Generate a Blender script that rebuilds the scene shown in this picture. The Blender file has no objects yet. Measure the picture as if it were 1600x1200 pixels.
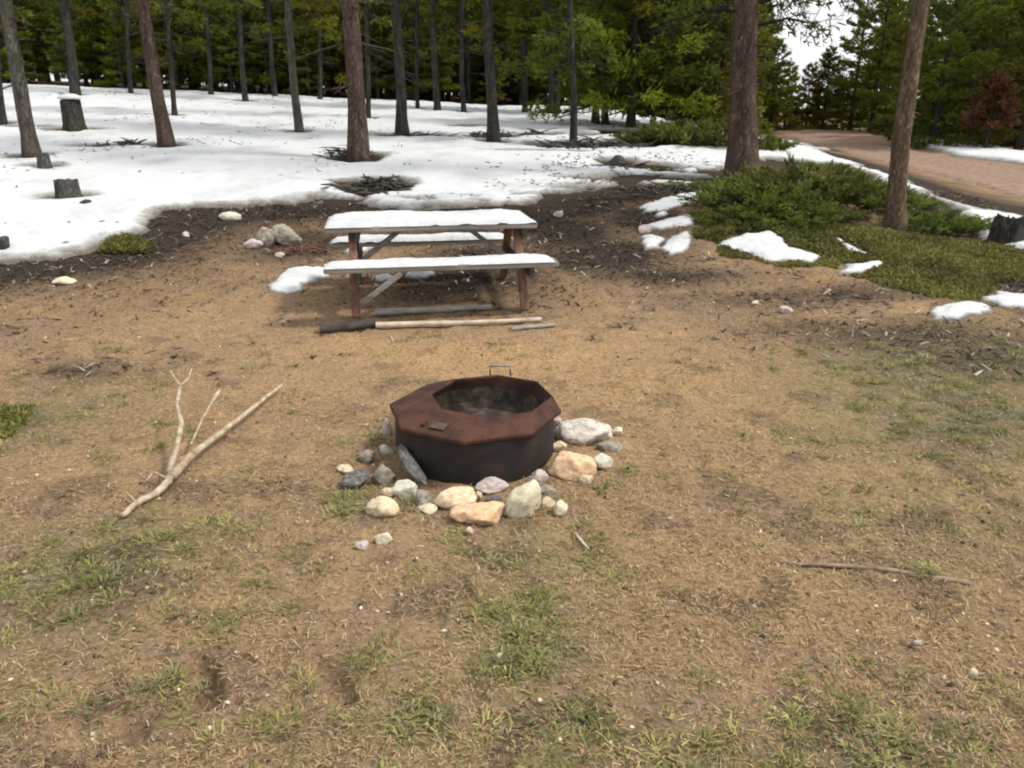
import bpy, bmesh, math, random
import numpy as np
from mathutils import Vector, Matrix

S = bpy.context.scene
R = math.radians
random.seed(7)

# ------------------------------------------------------------------ camera
CAM_H, PITCH, FPX = 1.8, R(19.5), 1230.0
cam_d = bpy.data.cameras.new("camera")
cam = bpy.data.objects.new("camera", cam_d)
S.collection.objects.link(cam)
cam.location = (0, 0, CAM_H)
cam.rotation_euler = (R(90) - PITCH, 0, 0)
cam_d.sensor_width = 36.0
cam_d.lens = 36.0 * FPX / 1600.0
cam_d.clip_start = 0.05
cam_d.clip_end = 1000
S.camera = cam

# ------------------------------------------------------------------ sky and sun
SUN_EL, SUN_AZ = R(55), R(96)          # azimuth from +Y towards +X: high, off to the road side
W = bpy.data.worlds.new("World")
S.world = W
W.use_nodes = True
nt = W.node_tree
bg = nt.nodes["Background"]
sky = nt.nodes.new("ShaderNodeTexSky")
sky.sky_type = 'NISHITA'
sky.sun_disc = False
sky.sun_elevation = SUN_EL
sky.sun_rotation = SUN_AZ
sky.air_density = 1.0
sky.dust_density = 4.0
sky.ozone_density = 1.0
hs = nt.nodes.new("ShaderNodeHueSaturation")   # thin bright overcast: the blue mostly washed out
hs.inputs["Saturation"].default_value = 0.22
nt.links.new(sky.outputs[0], hs.inputs["Color"])
cm = nt.nodes.new("ShaderNodeMix"); cm.data_type = 'RGBA'   # even white cloud cover over that sky
cm.inputs[0].default_value = .55
cm.inputs[7].default_value = (7.6, 7.7, 7.8, 1)
nt.links.new(hs.outputs[0], cm.inputs[6])
nt.links.new(cm.outputs[2], bg.inputs[0])
bg.inputs[1].default_value = 0.15

sd = bpy.data.lights.new("sun", 'SUN')
sd.energy = 2.3
sd.angle = R(6)
sd.color = (1.0, 0.95, 0.87)
sun = bpy.data.objects.new("sun", sd)
S.collection.objects.link(sun)
sdir = Vector((math.sin(SUN_AZ) * math.cos(SUN_EL), math.cos(SUN_AZ) * math.cos(SUN_EL), math.sin(SUN_EL)))
sun.rotation_euler = (-sdir).to_track_quat('-Z', 'Y').to_euler()

S.view_settings.view_transform = 'Standard'
S.view_settings.look = 'None'
S.view_settings.gamma = 1.0
S.view_settings.exposure = 0.50
S.render.engine = 'CYCLES'
S.cycles.max_bounces = 6
S.cycles.diffuse_bounces = 3
S.cycles.glossy_bounces = 2
S.cycles.transmission_bounces = 3
S.cycles.transparent_max_bounces = 8
S.cycles.use_denoising = True
S.cycles.filter_width = 2.1

# ------------------------------------------------------------------ noise and terrain
def _hash(ix, iy, seed):
    h = (ix.astype(np.int64) * 374761393 + iy.astype(np.int64) * 668265263 + seed * 974711) & 0x7fffffff
    h = ((h ^ (h >> 13)) * 1274126177) & 0x7fffffff
    h = h ^ (h >> 16)
    return (h & 0xffff) / 32767.5 - 1.0

def vnoise(x, y, seed=0):
    x = np.asarray(x, float); y = np.asarray(y, float)
    ix = np.floor(x); iy = np.floor(y)
    fx = x - ix; fy = y - iy
    fx = fx * fx * (3 - 2 * fx); fy = fy * fy * (3 - 2 * fy)
    a = _hash(ix, iy, seed); b = _hash(ix + 1, iy, seed)
    c = _hash(ix, iy + 1, seed); d = _hash(ix + 1, iy + 1, seed)
    return (a * (1 - fx) + b * fx) * (1 - fy) + (c * (1 - fx) + d * fx) * fy

def fbm(x, y, scale, octv=4, seed=0):
    s = 0; amp = 1; tot = 0
    for k in range(octv):
        s = s + amp * vnoise(np.asarray(x) / scale + 17.3 * k, np.asarray(y) / scale - 9.1 * k, seed + k)
        tot += amp; amp *= 0.55; scale = scale / 2.03
    return s / tot

def sstep(a, b, x):
    t = np.clip((np.asarray(x, float) - a) / (b - a), 0, 1)
    return t * t * (3 - 2 * t)

LY = [-40, 6.8, 8, 9.5, 11, 13, 15, 22, 30, 40, 60, 200]
LH = [0, 0, .08, .25, .46, .66, .84, 1.28, 1.66, 1.95, 2.3, 3.2]
RY = [-40, 7, 9, 13, 22, 40, 60, 200]
RH = [0, 0, .07, .20, .27, .52, .8, 1.6]

def hbase(x, y):
    x = np.asarray(x, float); y = np.asarray(y, float)
    l = sum(np.interp(y + o, LY, LH) for o in (-.5, 0, .5)) / 3
    r = sum(np.interp(y + o, RY, RH) for o in (-.5, 0, .5)) / 3
    l = l + 0.04 * np.clip(-x, 0, 25) * np.clip((y - 10) / 20, 0, 1)
    t = sstep(2, 12, x)
    h = l * (1 - t) + r * t
    return h + fbm(x, y, 3.1, 3, 5) * 0.05 * sstep(2.0, 7.0, y) * (1 - 0.7 * sstep(6, 9, x))

PITS = []          # boot prints in the soft ground: (x, y, angle, length, width, depth)

def hdet(x, y):
    x = np.asarray(x, float); y = np.asarray(y, float)
    f = 1 / (1 + (y / 14) ** 2)
    d = (fbm(x, y, .55, 3, 21) * .026 + fbm(x, y, .12, 3, 31) * .020 + np.abs(fbm(x, y, .20, 3, 37)) * -.018) * f
    for (px, py, a, L, w, dep) in PITS:
        u = (x - px) * math.cos(a) + (y - py) * math.sin(a)
        v = -(x - px) * math.sin(a) + (y - py) * math.cos(a)
        q = (u / (L / 2)) ** 2 + (v / (w / 2)) ** 2
        d = d - dep * 1.5 * np.exp(-q ** 3) + dep * .45 * np.exp(-(np.sqrt(q) - 1.45) ** 2 * 12)
    return d

def hgt(x, y):
    return float(hbase(x, y) + hdet(x, y))

def ray(px, py):
    cx, cy = (px - 800) / FPX, -(py - 600) / FPX
    c, s = math.cos(PITCH), math.sin(PITCH)
    return Vector((cx, c + cy * s, -s + cy * c))

_T = np.geomspace(0.8, 160, 5000)

def at(px, py, lift=0.0):
    """the spot on the ground that a photo position looks at (used once, to measure the place)"""
    d = ray(px, py)
    X, Y, Z = d.x * _T, d.y * _T, CAM_H + d.z * _T
    below = Z < hbase(X, Y) + lift
    i = int(np.argmax(below)) if below.any() else len(_T) - 1
    return Vector((X[i], Y[i], float(hbase(X[i], Y[i]))))

def depth(p):
    return p.y * math.cos(PITCH) + (CAM_H - p.z) * math.sin(PITCH)

for (px, py, a, L, w, dep) in [(318, 1062, -1.05, .27, .10, .035), (520, 1072, -.95, .28, .11, .03), (205, 1135, -.9, .2, .09, .018)]:
    p = at(px, py)
    PITS.append((p.x, p.y, a, L, w, dep))

# ------------------------------------------------------------------ object helpers
def tag(o, label=None, cat=None, group=None, kind=None):
    if label: o["label"] = label
    if cat: o["category"] = cat
    if group: o["group"] = group
    if kind: o["kind"] = kind
    return o

def link(name, me, mat=None, parent=None):
    o = bpy.data.objects.new(name, me)
    S.collection.objects.link(o)
    if mat is not None:
        for m in (mat if isinstance(mat, (list, tuple)) else [mat]):
            me.materials.append(m)
    if parent is not None:
        o.parent = parent
    return o

def empty(name, loc, rz=0.0):
    o = bpy.data.objects.new(name, None)
    o.empty_display_size = 0.2
    S.collection.objects.link(o)
    o.location = loc
    o.rotation_euler = (0, 0, rz)
    return o

def mesh_of(name, V, F, smooth=False):
    me = bpy.data.meshes.new(name)
    me.from_pydata([tuple(v) for v in V], [], F)
    if smooth:
        me.polygons.foreach_set("use_smooth", [True] * len(me.polygons))
    me.update()
    return me

def np_mesh(name, V, F, smooth=False, col=None, matidx=None):
    """V (n,3), F (m,4) or (m,3) numpy"""
    me = bpy.data.meshes.new(name)
    n, m, k = len(V), len(F), F.shape[1]
    me.vertices.add(n)
    me.vertices.foreach_set("co", np.ascontiguousarray(V, dtype=np.float32).ravel())
    me.loops.add(m * k)
    me.loops.foreach_set("vertex_index", np.ascontiguousarray(F, dtype=np.int32).ravel())
    me.polygons.add(m)
    me.polygons.foreach_set("loop_start", np.arange(0, m * k, k, dtype=np.int32))
    me.polygons.foreach_set("loop_total", np.full(m, k, dtype=np.int32))
    if matidx is not None:
        me.polygons.foreach_set("material_index", np.asarray(matidx, dtype=np.int32))
    if smooth:
        me.polygons.foreach_set("use_smooth", np.ones(m, dtype=bool))
    me.update(calc_edges=True)
    if col is not None:
        a = me.color_attributes.new("tint", 'FLOAT_COLOR', 'POINT')
        c = np.ones((n, 4), dtype=np.float32)
        c[:, :3] = col
        a.data.foreach_set("color", c.ravel())
    return me

class Geo:
    """collects tubes and boxes into one mesh"""
    def __init__(s): s.V = []; s.F = []
    def tube(s, pts, rad, n=8, cap=True, jit=0.0, rng=random):
        b = len(s.V); m = len(pts)
        pts = [Vector(p) for p in pts]
        up = Vector((0.31, 0.17, 0.93)).normalized()
        for i, p in enumerate(pts):
            t = (pts[min(i + 1, m - 1)] - pts[max(i - 1, 0)]).normalized()
            if abs(t.dot(up)) > .95: u = t.cross(Vector((1, 0, 0))).normalized()
            else: u = t.cross(up).normalized()
            v = t.cross(u)
            for k in range(n):
                a = 2 * math.pi * k / n
                r = rad[i] * (1 + jit * (rng.random() - .5) * 2)
                s.V.append(p + u * math.cos(a) * r + v * math.sin(a) * r)
        for i in range(m - 1):
            for k in range(n):
                a0 = b + i * n + k; a1 = b + i * n + (k + 1) % n
                s.F.append((a0, a1, a1 + n, a0 + n))
        if cap:
            s.F.append(tuple(b + k for k in range(n))[::-1])
            s.F.append(tuple(b + (m - 1) * n + k for k in range(n)))
        return s
    def box(s, c, size, rot=None, bev=0.0):
        M = Matrix.Translation(Vector(c)) @ (rot.to_4x4() if rot is not None else Matrix.Identity(4))
        bm = bmesh.new()
        bmesh.ops.create_cube(bm, size=1.0)
        for v in bm.verts: v.co = Vector((v.co.x * size[0], v.co.y * size[1], v.co.z * size[2]))
        if bev > 0:
            bmesh.ops.bevel(bm, geom=list(bm.edges), offset=bev, segments=2, affect='EDGES')
        b = len(s.V)
        bm.verts.index_update()
        s.V += [M @ v.co for v in bm.verts]
        s.F += [tuple(b + v.index for v in f.verts) for f in bm.faces]
        bm.free()
        return s
    def beam(s, p, q, w, h, bev=.004):
        """box along p-q, w across (horizontal-ish), h the other way"""
        p, q = Vector(p), Vector(q)
        d = q - p
        rot = d.to_track_quat('X', 'Z').to_matrix()
        return s.box((p + q) / 2, (d.length, w, h), rot, bev)
    def build(s, name, mat, parent=None, smooth=False):
        return link(name, mesh_of(name, s.V, s.F, smooth), mat, parent)

# ------------------------------------------------------------------ materials
def newmat(name):
    m = bpy.data.materials.new(name)
    m.use_nodes = True
    n = m.node_tree.nodes; l = m.node_tree.links
    return m, n, l, n["Principled BSDF"]

def ramp(n, pts):
    r = n.new("ShaderNodeValToRGB")
    e = r.color_ramp.elements
    e[0].position, e[0].color = pts[0][0], (*pts[0][1], 1)
    e[1].position, e[1].color = pts[-1][0], (*pts[-1][1], 1)
    for p, c in pts[1:-1]:
        x = e.new(p); x.color = (*c, 1)
    return r

def noise_mat(name, cols, scale=8, stretch=(1, 1, 1), rough=.85, bump=.3, bscale=30, bdist=.01, detail=6, spec=.3, coords="Object", metal=0):
    m, n, l, b = newmat(name)
    tc = n.new("ShaderNodeTexCoord")
    mp = n.new("ShaderNodeMapping"); mp.inputs["Scale"].default_value = stretch
    l.new(tc.outputs[coords], mp.inputs[0])
    no = n.new("ShaderNodeTexNoise"); no.inputs["Scale"].default_value = scale; no.inputs["Detail"].default_value = detail
    no.inputs["Roughness"].default_value = .65
    l.new(mp.outputs[0], no.inputs["Vector"])
    k = len(cols)
    r = ramp(n, [(.28 + .44 * i / max(1, k - 1), c) for i, c in enumerate(cols)])
    l.new(no.outputs["Fac"], r.inputs[0])
    l.new(r.outputs[0], b.inputs["Base Color"])
    n2 = n.new("ShaderNodeTexNoise"); n2.inputs["Scale"].default_value = bscale; n2.inputs["Detail"].default_value = 8
    l.new(mp.outputs[0], n2.inputs["Vector"])
    bp = n.new("ShaderNodeBump"); bp.inputs["Strength"].default_value = bump; bp.inputs["Distance"].default_value = bdist
    l.new(n2.outputs["Fac"], bp.inputs["Height"])
    l.new(bp.outputs[0], b.inputs["Normal"])
    b.inputs["Roughness"].default_value = rough
    b.inputs["Specular IOR Level"].default_value = spec
    b.inputs["Metallic"].default_value = metal
    return m

def foliage_mat(name, dark, light, transl=.25, hue=.03, rough=.6):
    """tint attribute 0..1 (per tuft) picks between two leaf colours; small shift per plant"""
    m, n, l, b = newmat(name)
    at_ = n.new("ShaderNodeAttribute"); at_.attribute_name = "tint"
    sp = n.new("ShaderNodeSeparateColor"); l.new(at_.outputs["Color"], sp.inputs[0])
    mx = n.new("ShaderNodeMix"); mx.data_type = 'RGBA'
    mx.inputs[6].default_value = (*dark, 1); mx.inputs[7].default_value = (*light, 1)
    l.new(sp.outputs[0], mx.inputs[0])
    oi = n.new("ShaderNodeObjectInfo")
    mr = n.new("ShaderNodeMapRange"); mr.inputs[3].default_value = .5 - hue; mr.inputs[4].default_value = .5 + hue
    l.new(oi.outputs["Random"], mr.inputs[0])
    mv = n.new("ShaderNodeMapRange"); mv.inputs[3].default_value = .75; mv.inputs[4].default_value = 1.25
    l.new(oi.outputs["Random"], mv.inputs[0])
    h = n.new("ShaderNodeHueSaturation")
    l.new(mr.outputs[0], h.inputs["Hue"]); l.new(mv.outputs[0], h.inputs["Value"])
    l.new(mx.outputs[2], h.inputs["Color"])
    l.new(h.outputs[0], b.inputs["Base Color"])
    b.inputs["Roughness"].default_value = rough
    b.inputs["Specular IOR Level"].default_value = .2
    tr = n.new("ShaderNodeBsdfTranslucent"); l.new(h.outputs[0], tr.inputs["Color"])
    ms = n.new("ShaderNodeMixShader"); ms.inputs[0].default_value = transl
    l.new(b.outputs[0], ms.inputs[1]); l.new(tr.outputs[0], ms.inputs[2])
    l.new(ms.outputs[0], n["Material Output"].inputs["Surface"])
    return m

def tint_mat(name, rough=.9, transl=.0):
    m, n, l, b = newmat(name)
    a = n.new("ShaderNodeAttribute"); a.attribute_name = "tint"
    l.new(a.outputs["Color"], b.inputs["Base Color"])
    b.inputs["Roughness"].default_value = rough
    b.inputs["Specular IOR Level"].default_value = .15
    if transl > 0:
        tr = n.new("ShaderNodeBsdfTranslucent"); l.new(a.outputs["Color"], tr.inputs["Color"])
        ms = n.new("ShaderNodeMixShader"); ms.inputs[0].default_value = transl
        l.new(b.outputs[0], ms.inputs[1]); l.new(tr.outputs[0], ms.inputs[2])
        l.new(ms.outputs[0], n["Material Output"].inputs["Surface"])
    return m

def bark_mat(name, cols):
    """furrowed plates: stretched cells with dark cracks, plus grain"""
    m, n, l, b = newmat(name)
    tc = n.new("ShaderNodeTexCoord")
    mp = n.new("ShaderNodeMapping"); mp.inputs["Scale"].default_value = (1, 1, .28)
    l.new(tc.outputs["Object"], mp.inputs[0])
    nz = n.new("ShaderNodeTexNoise"); nz.inputs["Scale"].default_value = 9; nz.inputs["Detail"].default_value = 8; nz.inputs["Roughness"].default_value = .7
    l.new(mp.outputs[0], nz.inputs["Vector"])
    wv = n.new("ShaderNodeMix"); wv.data_type = 'VECTOR'; wv.inputs[0].default_value = .30
    l.new(mp.outputs[0], wv.inputs[4]); l.new(nz.outputs["Color"], wv.inputs[5])
    vo = n.new("ShaderNodeTexVoronoi"); vo.feature = 'DISTANCE_TO_EDGE'; vo.inputs["Scale"].default_value = 24
    l.new(wv.outputs[1], vo.inputs["Vector"])
    cr = ramp(n, [(.0, (.45, .45, .45)), (.10, (.80, .80, .80)), (.35, (1, 1, 1))]); l.new(vo.outputs["Distance"], cr.inputs[0])
    r = ramp(n, [(.28, cols[0]), (.5, cols[1]), (.72, cols[2])]); l.new(nz.outputs["Fac"], r.inputs[0])
    mx = n.new("ShaderNodeMix"); mx.data_type = 'RGBA'; mx.blend_type = 'MULTIPLY'; mx.inputs[0].default_value = 1
    l.new(r.outputs[0], mx.inputs[6]); l.new(cr.outputs[0], mx.inputs[7])
    l.new(mx.outputs[2], b.inputs["Base Color"])
    ad = n.new("ShaderNodeMath"); ad.operation = 'MULTIPLY_ADD'; ad.inputs[1].default_value = .5
    l.new(nz.outputs["Fac"], ad.inputs[0]); l.new(cr.outputs[0], ad.inputs[2])
    bp = n.new("ShaderNodeBump"); bp.inputs["Strength"].default_value = 1.0; bp.inputs["Distance"].default_value = .03
    l.new(ad.outputs[0], bp.inputs["Height"]); l.new(bp.outputs[0], b.inputs["Normal"])
    b.inputs["Roughness"].default_value = .95; b.inputs["Specular IOR Level"].default_value = .1
    return m

M = {}
M['bark_red'] = bark_mat("bark_reddish", [(.06, .043, .034), (.155, .108, .084), (.26, .20, .165)])
M['bark_grey'] = bark_mat("bark_grey", [(.055, .047, .038), (.16, .138, .112), (.26, .23, .185)])
M['bark_dark'] = bark_mat("bark_dark", [(.030, .028, .024), (.088, .080, .068), (.15, .138, .118)])
M['bark_tan'] = bark_mat("bark_tan", [(.08, .055, .035), (.22, .155, .10), (.32, .245, .17)])
M['needles'] = foliage_mat("pine_needles", (.054, .064, .008), (.205, .205, .020), .45)
M['needles_dark'] = foliage_mat("pine_needles_dark", (.044, .056, .009), (.160, .175, .022), .42)
M['needles_bright'] = foliage_mat("young_pine_needles", (.07, .085, .010), (.24, .24, .022), .45)
M['needles_rust'] = foliage_mat("dead_red_needles", (.075, .036, .016), (.18, .080, .042), .3)
M['needles_gold'] = foliage_mat("yellowing_needles", (.12, .095, .015), (.32, .25, .04), .4)
M['juniper'] = foliage_mat("juniper_needles", (.042, .058, .012), (.20, .215, .042), .32)
M['cover'] = foliage_mat("ground_cover_leaves", (.060, .066, .014), (.235, .225, .065), .25)
M['blades'] = tint_mat("dry_blades", .9, .12)
M['green_blades'] = tint_mat("green_blades", .8, .3)
M['snow_table'] = None
M['steel'] = noise_mat("sooty_rusty_steel", [(.006, .005, .005), (.013, .010, .0095), (.038, .020, .014)], scale=5, stretch=(1, 1, 1.6), rough=.75, bump=.25, bscale=40, bdist=.004, spec=.35)
M['rust'] = noise_mat("rusty_steel", [(.015, .010, .009), (.036, .018, .013), (.072, .031, .020), (.052, .030, .023)], scale=6, rough=.85, bump=.35, bscale=60, bdist=.004, spec=.2)
M['soot'] = noise_mat("soot", [(.016, .012, .011), (.045, .034, .028), (.11, .085, .07)], scale=12, rough=.95, bump=.5, bscale=40, spec=.1)
M['plate'] = noise_mat("dull_rusted_plate", [(.03, .022, .018), (.065, .05, .04), (.09, .075, .062)], scale=25, rough=.85, bump=.3)
M['greysteel'] = noise_mat("weathered_steel", [(.10, .098, .09), (.24, .235, .21)], scale=20, rough=.6, bump=.2, spec=.4)
M['wood_grey'] = noise_mat("weathered_wood", [(.11, .10, .088), (.23, .21, .185), (.33, .31, .275)], scale=5, stretch=(.5, 6, 6), rough=.9, bump=.5, bscale=14, bdist=.006)
M['wood_red'] = noise_mat("stained_red_wood", [(.06, .030, .022), (.15, .075, .052), (.23, .135, .10)], scale=6, stretch=(3, 3, .7), rough=.85, bump=.4, bscale=20, bdist=.005)
M['wood_dark'] = noise_mat("damp_dark_wood", [(.02, .017, .014), (.055, .046, .038), (.09, .078, .064)], scale=6, stretch=(1, 4, 4), rough=.9, bump=.5, bscale=20, bdist=.006)
M['wood_pale'] = noise_mat("bleached_wood", [(.20, .155, .11), (.42, .35, .26), (.56, .48, .37)], scale=6, stretch=(1, 1, 1), rough=.85, bump=.4, bscale=30, bdist=.004)
M['wood_bone'] = noise_mat("barkless_branch", [(.13, .09, .06), (.33, .26, .18), (.50, .42, .31)], scale=16, stretch=(1, 1, 1), rough=.85, bump=.6, bscale=60, bdist=.004)
M['wood_brown'] = noise_mat("brown_stick", [(.07, .045, .03), (.20, .14, .09), (.33, .25, .17)], scale=14, rough=.9, bump=.6, bscale=60, bdist=.004)
M['stump'] = bark_mat("old_stump_wood", [(.04, .038, .035), (.12, .115, .105), (.20, .19, .175)])

def rock_mat(name, a, b_, c, sc=7):
    return noise_mat(name, [a, b_, c], scale=sc, rough=.9, bump=.5, bscale=24, bdist=.02, spec=.2)
RM = {
    'tan': rock_mat("tan_rock", (.34, .25, .15), (.58, .46, .30), (.70, .60, .45)),
    'orange': rock_mat("orange_rock", (.34, .20, .11), (.60, .40, .24), (.70, .55, .39)),
    'cream': rock_mat("cream_rock", (.32, .28, .18), (.58, .52, .37), (.70, .65, .52)),
    'pink': rock_mat("pinkish_rock", (.26, .20, .18), (.46, .38, .35), (.60, .53, .50)),
    'grey': rock_mat("grey_rock", (.10, .085, .066), (.25, .22, .175), (.40, .365, .30)),
    'slate': rock_mat("slate_rock", (.04, .037, .034), (.10, .095, .09), (.24, .23, .215)),
    'pale': rock_mat("pale_rock", (.30, .28, .21), (.53, .51, .42), (.67, .65, .57)),
    'speck': rock_mat("speckled_rock", (.05, .04, .04), (.52, .46, .40), (.68, .63, .57), 6),
    'dark': rock_mat("dark_rock", (.02, .02, .02), (.05, .05, .048), (.09, .09, .085)),
}

def snow_material():
    m, n, l, b = newmat("snow")
    tc = n.new("ShaderNodeTexCoord")
    no = n.new("ShaderNodeTexNoise"); no.inputs["Scale"].default_value = 1.1; no.inputs["Detail"].default_value = 9; no.inputs["Roughness"].default_value = .7
    l.new(tc.outputs["Object"], no.inputs["Vector"])
    r = ramp(n, [(.3, (.40, .41, .405)), (.5, (.53, .545, .55)), (.75, (.49, .495, .485))])
    l.new(no.outputs["Fac"], r.inputs[0])
    # melt margin: where the sheet is thin it is grey ice full of soil ('tint' red = how far from the margin)
    at_ = n.new("ShaderNodeAttribute"); at_.attribute_name = "tint"
    sp = n.new("ShaderNodeSeparateColor"); l.new(at_.outputs["Color"], sp.inputs[0])
    n3 = n.new("ShaderNodeTexNoise"); n3.inputs["Scale"].default_value = 14; n3.inputs["Detail"].default_value = 8; n3.inputs["Roughness"].default_value = .75
    l.new(tc.outputs["Object"], n3.inputs["Vector"])
    ad = n.new("ShaderNodeMath"); ad.operation = 'MULTIPLY_ADD'; ad.inputs[1].default_value = 1.5
    l.new(n3.outputs["Fac"], ad.inputs[0]); l.new(sp.outputs[0], ad.inputs[2])
    dr = ramp(n, [(.45, (.22, .185, .15)), (.75, (.62, .60, .57)), (.98, (1, 1, 1))]); 
    hv = n.new("ShaderNodeMath"); hv.operation = 'MULTIPLY'; hv.inputs[1].default_value = .5
    l.new(ad.outputs[0], hv.inputs[0]); l.new(hv.outputs[0], dr.inputs[0])
    mxd = n.new("ShaderNodeMix"); mxd.data_type = 'RGBA'; mxd.blend_type = 'MULTIPLY'; mxd.inputs[0].default_value = 1
    l.new(r.outputs[0], mxd.inputs[6]); l.new(dr.outputs[0], mxd.inputs[7]); l.new(mxd.outputs[2], b.inputs["Base Color"])
    n2 = n.new("ShaderNodeTexNoise"); n2.inputs["Scale"].default_value = 6; n2.inputs["Detail"].default_value = 9; n2.inputs["Roughness"].default_value = .7
    l.new(tc.outputs["Object"], n2.inputs["Vector"])
    bp = n.new("ShaderNodeBump"); bp.inputs["Strength"].default_value = .7; bp.inputs["Distance"].default_value = .06
    l.new(n2.outputs["Fac"], bp.inputs["Height"]); l.new(bp.outputs[0], b.inputs["Normal"])
    b.inputs["Roughness"].default_value = .75
    b.inputs["Specular IOR Level"].default_value = .25
    return m
M['snow'] = snow_material()

def ground_material():
    """bare pine-duff and dry turf; the 'tint' attribute says where damp humus (R), green (G), straw (B) grow"""
    m, n, l, b = newmat("ground_soil")
    tc = n.new("ShaderNodeTexCoord")
    def noise(sc, det=6, ro=.6):
        q = n.new("ShaderNodeTexNoise"); q.inputs["Scale"].default_value = sc; q.inputs["Detail"].default_value = det
        q.inputs["Roughness"].default_value = ro
        l.new(tc.outputs["Object"], q.inputs["Vector"]); return q
    def mix(fac, a, c):
        q = n.new("ShaderNodeMix"); q.data_type = 'RGBA'
        if isinstance(fac, (int, float)): q.inputs[0].default_value = fac
        else: l.new(fac, q.inputs[0])
        for s_, i in ((a, 6), (c, 7)):
            if isinstance(s_, tuple): q.inputs[i].default_value = (*s_, 1)
            else: l.new(s_, q.inputs[i])
        return q.outputs[2]
    fine = noise(38, 8, .75); mid = noise(5, 6, .65); big = noise(.9, 4)
    soil = ramp(n, [(.25, (.105, .068, .042)), (.5, (.25, .168, .102)), (.75, (.40, .285, .18))]); l.new(fine.outputs["Fac"], soil.inputs[0])
    straw = ramp(n, [(.25, (.17, .105, .05)), (.5, (.36, .232, .112)), (.75, (.53, .365, .195))]); l.new(fine.outputs["Fac"], straw.inputs[0])
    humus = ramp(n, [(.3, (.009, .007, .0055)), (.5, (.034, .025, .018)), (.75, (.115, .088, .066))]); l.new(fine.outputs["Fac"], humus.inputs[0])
    green = ramp(n, [(.25, (.042, .044, .024)), (.5, (.115, .112, .060)), (.75, (.22, .205, .12))]); l.new(fine.outputs["Fac"], green.inputs[0])
    mr = ramp(n, [(.42, (0, 0, 0)), (.62, (1, 1, 1))]); l.new(mid.outputs["Fac"], mr.inputs[0])
    br = ramp(n, [(.38, (0, 0, 0)), (.62, (1, 1, 1))]); l.new(big.outputs["Fac"], br.inputs[0])
    a = n.new("ShaderNodeAttribute"); a.attribute_name = "tint"
    sp = n.new("ShaderNodeSeparateColor"); l.new(a.outputs["Color"], sp.inputs[0])
    def mul(x, y, k=1.0):
        q = n.new("ShaderNodeMath"); q.operation = 'MULTIPLY'; l.new(x, q.inputs[0])
        if y is None: q.inputs[1].default_value = k
        else: l.new(y, q.inputs[1])
        q.use_clamp = True
        return q.outputs[0]
    c = mix(mul(mr.outputs[0], br.outputs[0]), soil.outputs[0], straw.outputs[0])
    c = mix(sp.outputs[2], c, straw.outputs[0])
    c = mix(mul(sp.outputs[1], None, .45), c, green.outputs[0])
    c = mix(mul(sp.outputs[1], mr.outputs[0]), c, green.outputs[0])
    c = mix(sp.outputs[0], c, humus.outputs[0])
    l.new(c, b.inputs["Base Color"])
    bp = n.new("ShaderNodeBump"); bp.inputs["Strength"].default_value = .9; bp.inputs["Distance"].default_value = .025
    l.new(fine.outputs["Fac"], bp.inputs["Height"]); l.new(bp.outputs[0], b.inputs["Normal"])
    b.inputs["Roughness"].default_value = .95
    b.inputs["Specular IOR Level"].default_value = .1
    return m
M['ground'] = ground_material()
M['road'] = noise_mat("gravel_road", [(.10, .065, .046), (.22, .148, .108), (.32, .23, .175)], scale=9, rough=.95, bump=.7, bscale=30, bdist=.03, spec=.1)

# ------------------------------------------------------------------ outlines on the ground
def poly_ground(pts):
    return np.array([[p.x, p.y] for p in (at(*q) for q in pts)])

def sdist(X, Y, P):
    """signed distance to polygon P, positive inside"""
    d = np.full(X.shape, 1e9); ins = np.zeros(X.shape, bool)
    n = len(P)
    for i in range(n):
        ax, ay = P[i]; bx, by = P[(i + 1) % n]
        ex, ey = bx - ax, by - ay
        t = np.clip(((X - ax) * ex + (Y - ay) * ey) / (ex * ex + ey * ey + 1e-12), 0, 1)
        d = np.minimum(d, np.hypot(X - ax - t * ex, Y - ay - t * ey))
        c = ((ay > Y) != (by > Y)) & (X < (bx - ax) * (Y - ay) / (by - ay + 1e-12) + ax)
        ins ^= c
    return np.where(ins, d, -d)

edge_front = [(0, 412), (60, 405), (150, 391), (168, 376), (226, 363), (236, 347), (262, 329), (330, 326), (450, 319), (520, 320), (680, 330), (830, 324), (890, 315), (950, 300), (985, 292), (1050, 298), (1090, 283), (1135, 270), (1240, 252), (1310, 258), (1420, 300), (1470, 330), (1530, 372), (1570, 395), (1640, 420), (1760, 470)]
edge_back = [(1760, 385), (1600, 340), (1480, 312), (1440, 302), (1310, 248), (1225, 222), (1200, 221)]
FRONT = poly_ground(edge_front); ROADSIDE = poly_ground(edge_back)
SNOW_P = np.vstack([[[-16, 6.2], [-7.5, 6.5]], FRONT, ROADSIDE, [[10.5, 27], [7.5, 27], [5.0, 28], [2, 31.5], [-6, 33], [-24, 33]]])

WELLS = []          # bare melted rings and patches: (x, y, rx, ry)

# road: ground coordinates of its two sides
def road_near(y): return 8.15 + 0.165 * (y - 12.3)
def road_far(y): return 13.7 + 0.165 * (y - 21.0)

# ------------------------------------------------------------------ trees
rng = np.random.default_rng(11)

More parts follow.
